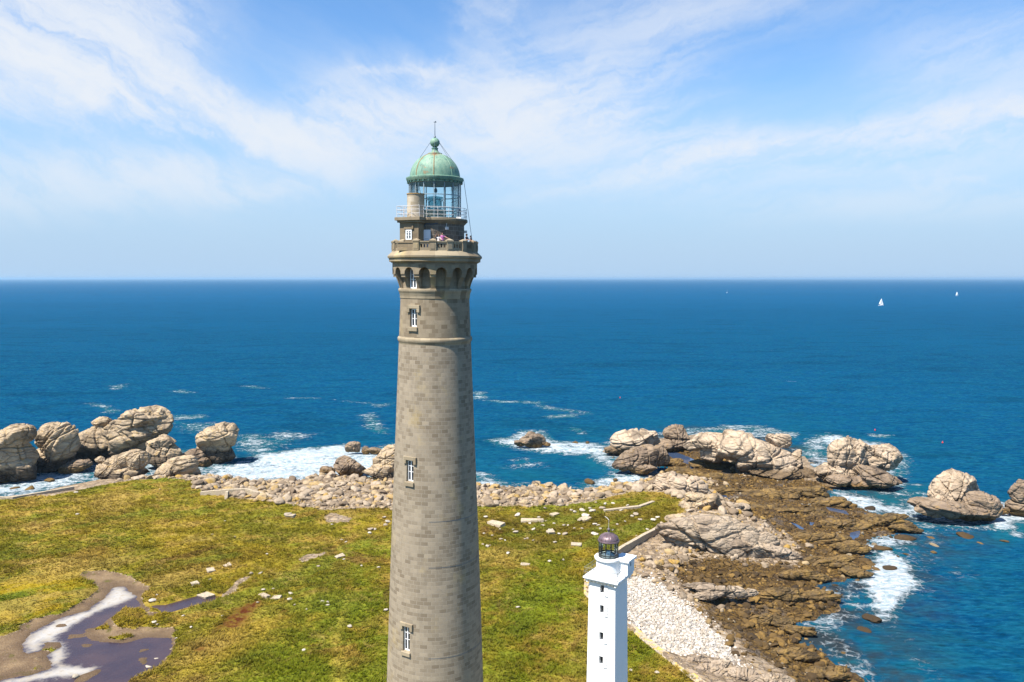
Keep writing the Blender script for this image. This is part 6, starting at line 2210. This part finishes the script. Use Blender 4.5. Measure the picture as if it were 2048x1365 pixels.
sailboat(1762, 612, 15, 'nearest and largest white sailboat on the sea, both sails up', rad(15))
sailboat(1914, 592.5, 9, 'white sailboat near the right edge of the photo, farther out', rad(200))
sailboat(1454, 586, 7, 'tiny white boat with a bare mast, farthest out on the sea', rad(60), sail_up=False)
M_BUOY = plain('red_buoy', (0.62, 0.04, 0.03), 0.4, 0.4, var=0.2)
for px, py, lab in ((1750, 862, 'red fishing buoy afloat beyond the split crag'), (1885, 887, 'pinkish red fishing buoy afloat in open water far right of the split crag'), (1240, 797, 'small red fishing buoy afloat beyond the bay')):
    x, y = on_z(px, py, 0.0)
    m = MB()
    R_ = 0.32
    m.lathe([(max(0.02, R_ * math.cos(-PI / 2 + PI * k / 10)), 0.2 + R_ * math.sin(-PI / 2 + PI * k / 10)) for k in range(11)], 16)
    m.tube([(0, 0, 0.5), (0, 0, 0.85)], 0.08, 8)
    o = m.build('fishing_buoy', M_BUOY, None, smooth=50)
    o.location = (x, y, 0.1)
    tag(o, lab, 'buoy', 'fishing buoys')

# ------------------------------------------------------------------ people on the gallery
def person(loc, face, label, shirt, trousers, hair, height=1.72, arms='rest', skin=(0.45, 0.26, 0.18)):
    k = height / 1.75
    J, E, Rd = [], [], []

    def j(p, r, parent=None):
        J.append((p[0] * k, p[1] * k, p[2] * k))
        Rd.append(r * k)
        if parent is not None:
            E.append((parent, len(J) - 1))
        return len(J) - 1
    # x right of the body, -y forward
    pel = j((0, 0, 0.95), 0.145)
    wa = j((0, 0, 1.12), 0.130, pel)
    ch = j((0, -0.01, 1.32), 0.155, wa)
    nb = j((0, 0, 1.46), 0.075, ch)
    nk = j((0, -0.01, 1.53), 0.055, nb)
    hd = j((0, -0.03, 1.63), 0.095, nk)
    j((0, -0.035, 1.73), 0.075, hd)
    nose = j((0, -0.125, 1.615), 0.018, hd)
    for s in (-1, 1):
        hip = j((0.10 * s, 0, 0.88), 0.095, pel)
        kn = j((0.11 * s, -0.02, 0.50), 0.065, hip)
        an = j((0.11 * s, 0.02, 0.09), 0.045, kn)
        j((0.12 * s, -0.16, 0.04), 0.038, an)
        sh = j((0.19 * s, 0, 1.40), 0.062, ch)
        if arms == 'raise' and s < 0:
            el, wr = (0.33 * s, -0.05, 1.52), (0.24 * s, -0.12, 1.76)
        elif arms == 'reach' and s > 0:
            el, wr = (0.42 * s, -0.12, 1.24), (0.66 * s, -0.22, 1.15)
        else:
            el, wr = (0.27 * s, -0.08, 1.16), (0.20 * s, -0.33, 1.13)
        e = j(el, 0.045, sh)
        w = j(wr, 0.030, e)
        d = Vector(wr) - Vector(el)
        d.normalize()
        side = d.cross(Vector((0, 0, 1)))
        side = side.normalized() if side.length > 0.1 else Vector((1, 0, 0))
        pc = Vector(wr) + d * 0.07
        pm_ = j(pc, 0.030, w)
        for q, ln in ((-1.5, 0.062), (-0.5, 0.075), (0.5, 0.078), (1.5, 0.068)):
            b0 = pc + d * 0.03 + side * q * 0.02
            f1 = j(b0, 0.010, pm_)
            f2 = j(b0 + d * ln * 0.55 + Vector((0, 0, -0.008)), 0.009, f1)
            j(b0 + d * ln + Vector((0, 0, -0.03)), 0.008, f2)
        t1 = j(pc - d * 0.01 - side * 0.045 * s, 0.011, pm_)
        j(pc + d * 0.03 - side * 0.065 * s + Vector((0, 0, -0.01)), 0.009, t1)
    me = bpy.data.meshes.new('person')
    me.from_pydata(J, E, [])
    tmp = bpy.data.objects.new('person_tmp', me)
    col.objects.link(tmp)
    sk = tmp.modifiers.new('skin', 'SKIN')
    sk.use_smooth_shade = True
    if not me.skin_vertices:
        lay = me.attributes
        bm = bmesh.new()
        bm.from_mesh(me)
        bm.verts.layers.skin.verify()
        bm.to_mesh(me)
        bm.free()
    for i, v in enumerate(me.skin_vertices[0].data):
        v.radius = (Rd[i], Rd[i] * (0.72 if i in (0, 1, 2) else 1.0))
        v.use_root = (i == 0)
    sb = tmp.modifiers.new('sub', 'SUBSURF')
    sb.levels = sb.render_levels = 1
    dg = bpy.context.evaluated_depsgraph_get()
    bod = bpy.data.meshes.new_from_object(tmp.evaluated_get(dg))
    bpy.data.objects.remove(tmp)
    bod.name = 'person'
    bod.materials.clear()
    for nm, c_ in (('skin', skin), ('shirt', shirt), ('trousers', trousers), ('shoes', (0.05, 0.05, 0.05)), ('eyes', (0.02, 0.02, 0.02)), ('lips', (0.35, 0.12, 0.10))):
        bod.materials.append(plain(nm, c_, 0.7, 0.3, var=0.15, bump=0))
    for p in bod.polygons:
        c_ = p.center / k
        if c_.z < 0.10:
            mi = 3
        elif c_.z < 0.98:
            mi = 2
        elif c_.z < 1.475 and abs(c_.x) < 0.27 and c_.y > -0.2:
            mi = 1
        else:
            mi = 0
        if c_.y < -0.10 and 1.63 < c_.z < 1.66 and 0.015 < abs(c_.x) < 0.06:
            mi = 4
        if c_.y < -0.10 and 1.55 < c_.z < 1.575 and abs(c_.x) < 0.03:
            mi = 5
        p.material_index = mi
    o = link(bpy.data.objects.new('person', bod))
    o.location = loc
    o.rotation_euler = (0, 0, face)
    tag(o, label, 'person')
    N, T = ico(3)
    V = N * np.array([0.112, 0.122, 0.125]) * k
    V = V[:, :]
    V[:, 1] = np.where((V[:, 1] < -0.05 * k) & (V[:, 2] < 0.05 * k), -0.05 * k, V[:, 1])
    V[:, 2] = np.where((V[:, 1] < 0.0), np.maximum(V[:, 2], 0.02 * k), np.maximum(V[:, 2], -0.10 * k))
    V += np.array([0, -0.015, 1.655]) * k
    hm = np_mesh('hair', V, T)
    hm.materials.append(plain('hair', hair, 0.6, 0.3, var=0.3, bump=0))
    link(bpy.data.objects.new('hair', hm), o)
    return o


z_gal = H + (TZ0 + z_f - H) * KT


def on_gallery(px, r):
    u = (px - 870) * mpp(480, TYD) / r
    t = math.asin(max(-1, min(1, u)))
    a = t + T_ROT
    return Vector((TX * KT + math.sin(a) * r * KT, TYD * KT - math.cos(a) * r * KT, z_gal)), a


for px, r, lab, sh, tr_, hr, ht, arms in (
        (877.5, 4.55, 'person in a white top with one raised arm at the gallery parapet', (0.75, 0.70, 0.68), (0.05, 0.06, 0.10), (0.10, 0.06, 0.035), 1.66, 'raise'),
        (884.5, 4.50, 'dark-haired person in a purple and pink top at the gallery parapet, arm along the rail', (0.50, 0.16, 0.36), (0.06, 0.06, 0.12), (0.02, 0.015, 0.012), 1.84, 'reach'),
        (932.0, 4.62, 'taller person in dark clothes by the parapet beside the drum', (0.025, 0.03, 0.04), (0.03, 0.03, 0.04), (0.02, 0.016, 0.014), 1.80, 'rest'),
        (940.5, 4.75, 'shorter person in dark clothes outermost at the parapet', (0.02, 0.025, 0.035), (0.03, 0.03, 0.04), (0.015, 0.013, 0.012), 1.64, 'rest')):
    p, a = on_gallery(px, r)
    person(p, a, lab, sh, tr_, hr, ht, arms)

# ------------------------------------------------------------------ sea air
m_hz = bpy.data.materials.new('sea_air')
m_hz.use_nodes = True
nt = NT(m_hz.node_tree)
nt.n.clear()
out = nt.new('ShaderNodeOutputMaterial')
pvn = nt.new('ShaderNodeVolumePrincipled')
pvn.inputs['Color'].default_value = (0.44, 0.69, 0.92, 1)
pvn.inputs['Density'].default_value = 1.0 / 26000.0
pvn.inputs['Anisotropy'].default_value = 0.2
nt.l.new(pvn.outputs[0], out.inputs['Volume'])
m = MB()
m.box(-95000, 95000, -3000, 126000, -6.0, 96.0)
hz_o = m.build('haze', m_hz)
tag(hz_o, 'thin sea haze paling the horizon', 'haze', kind='stuff')
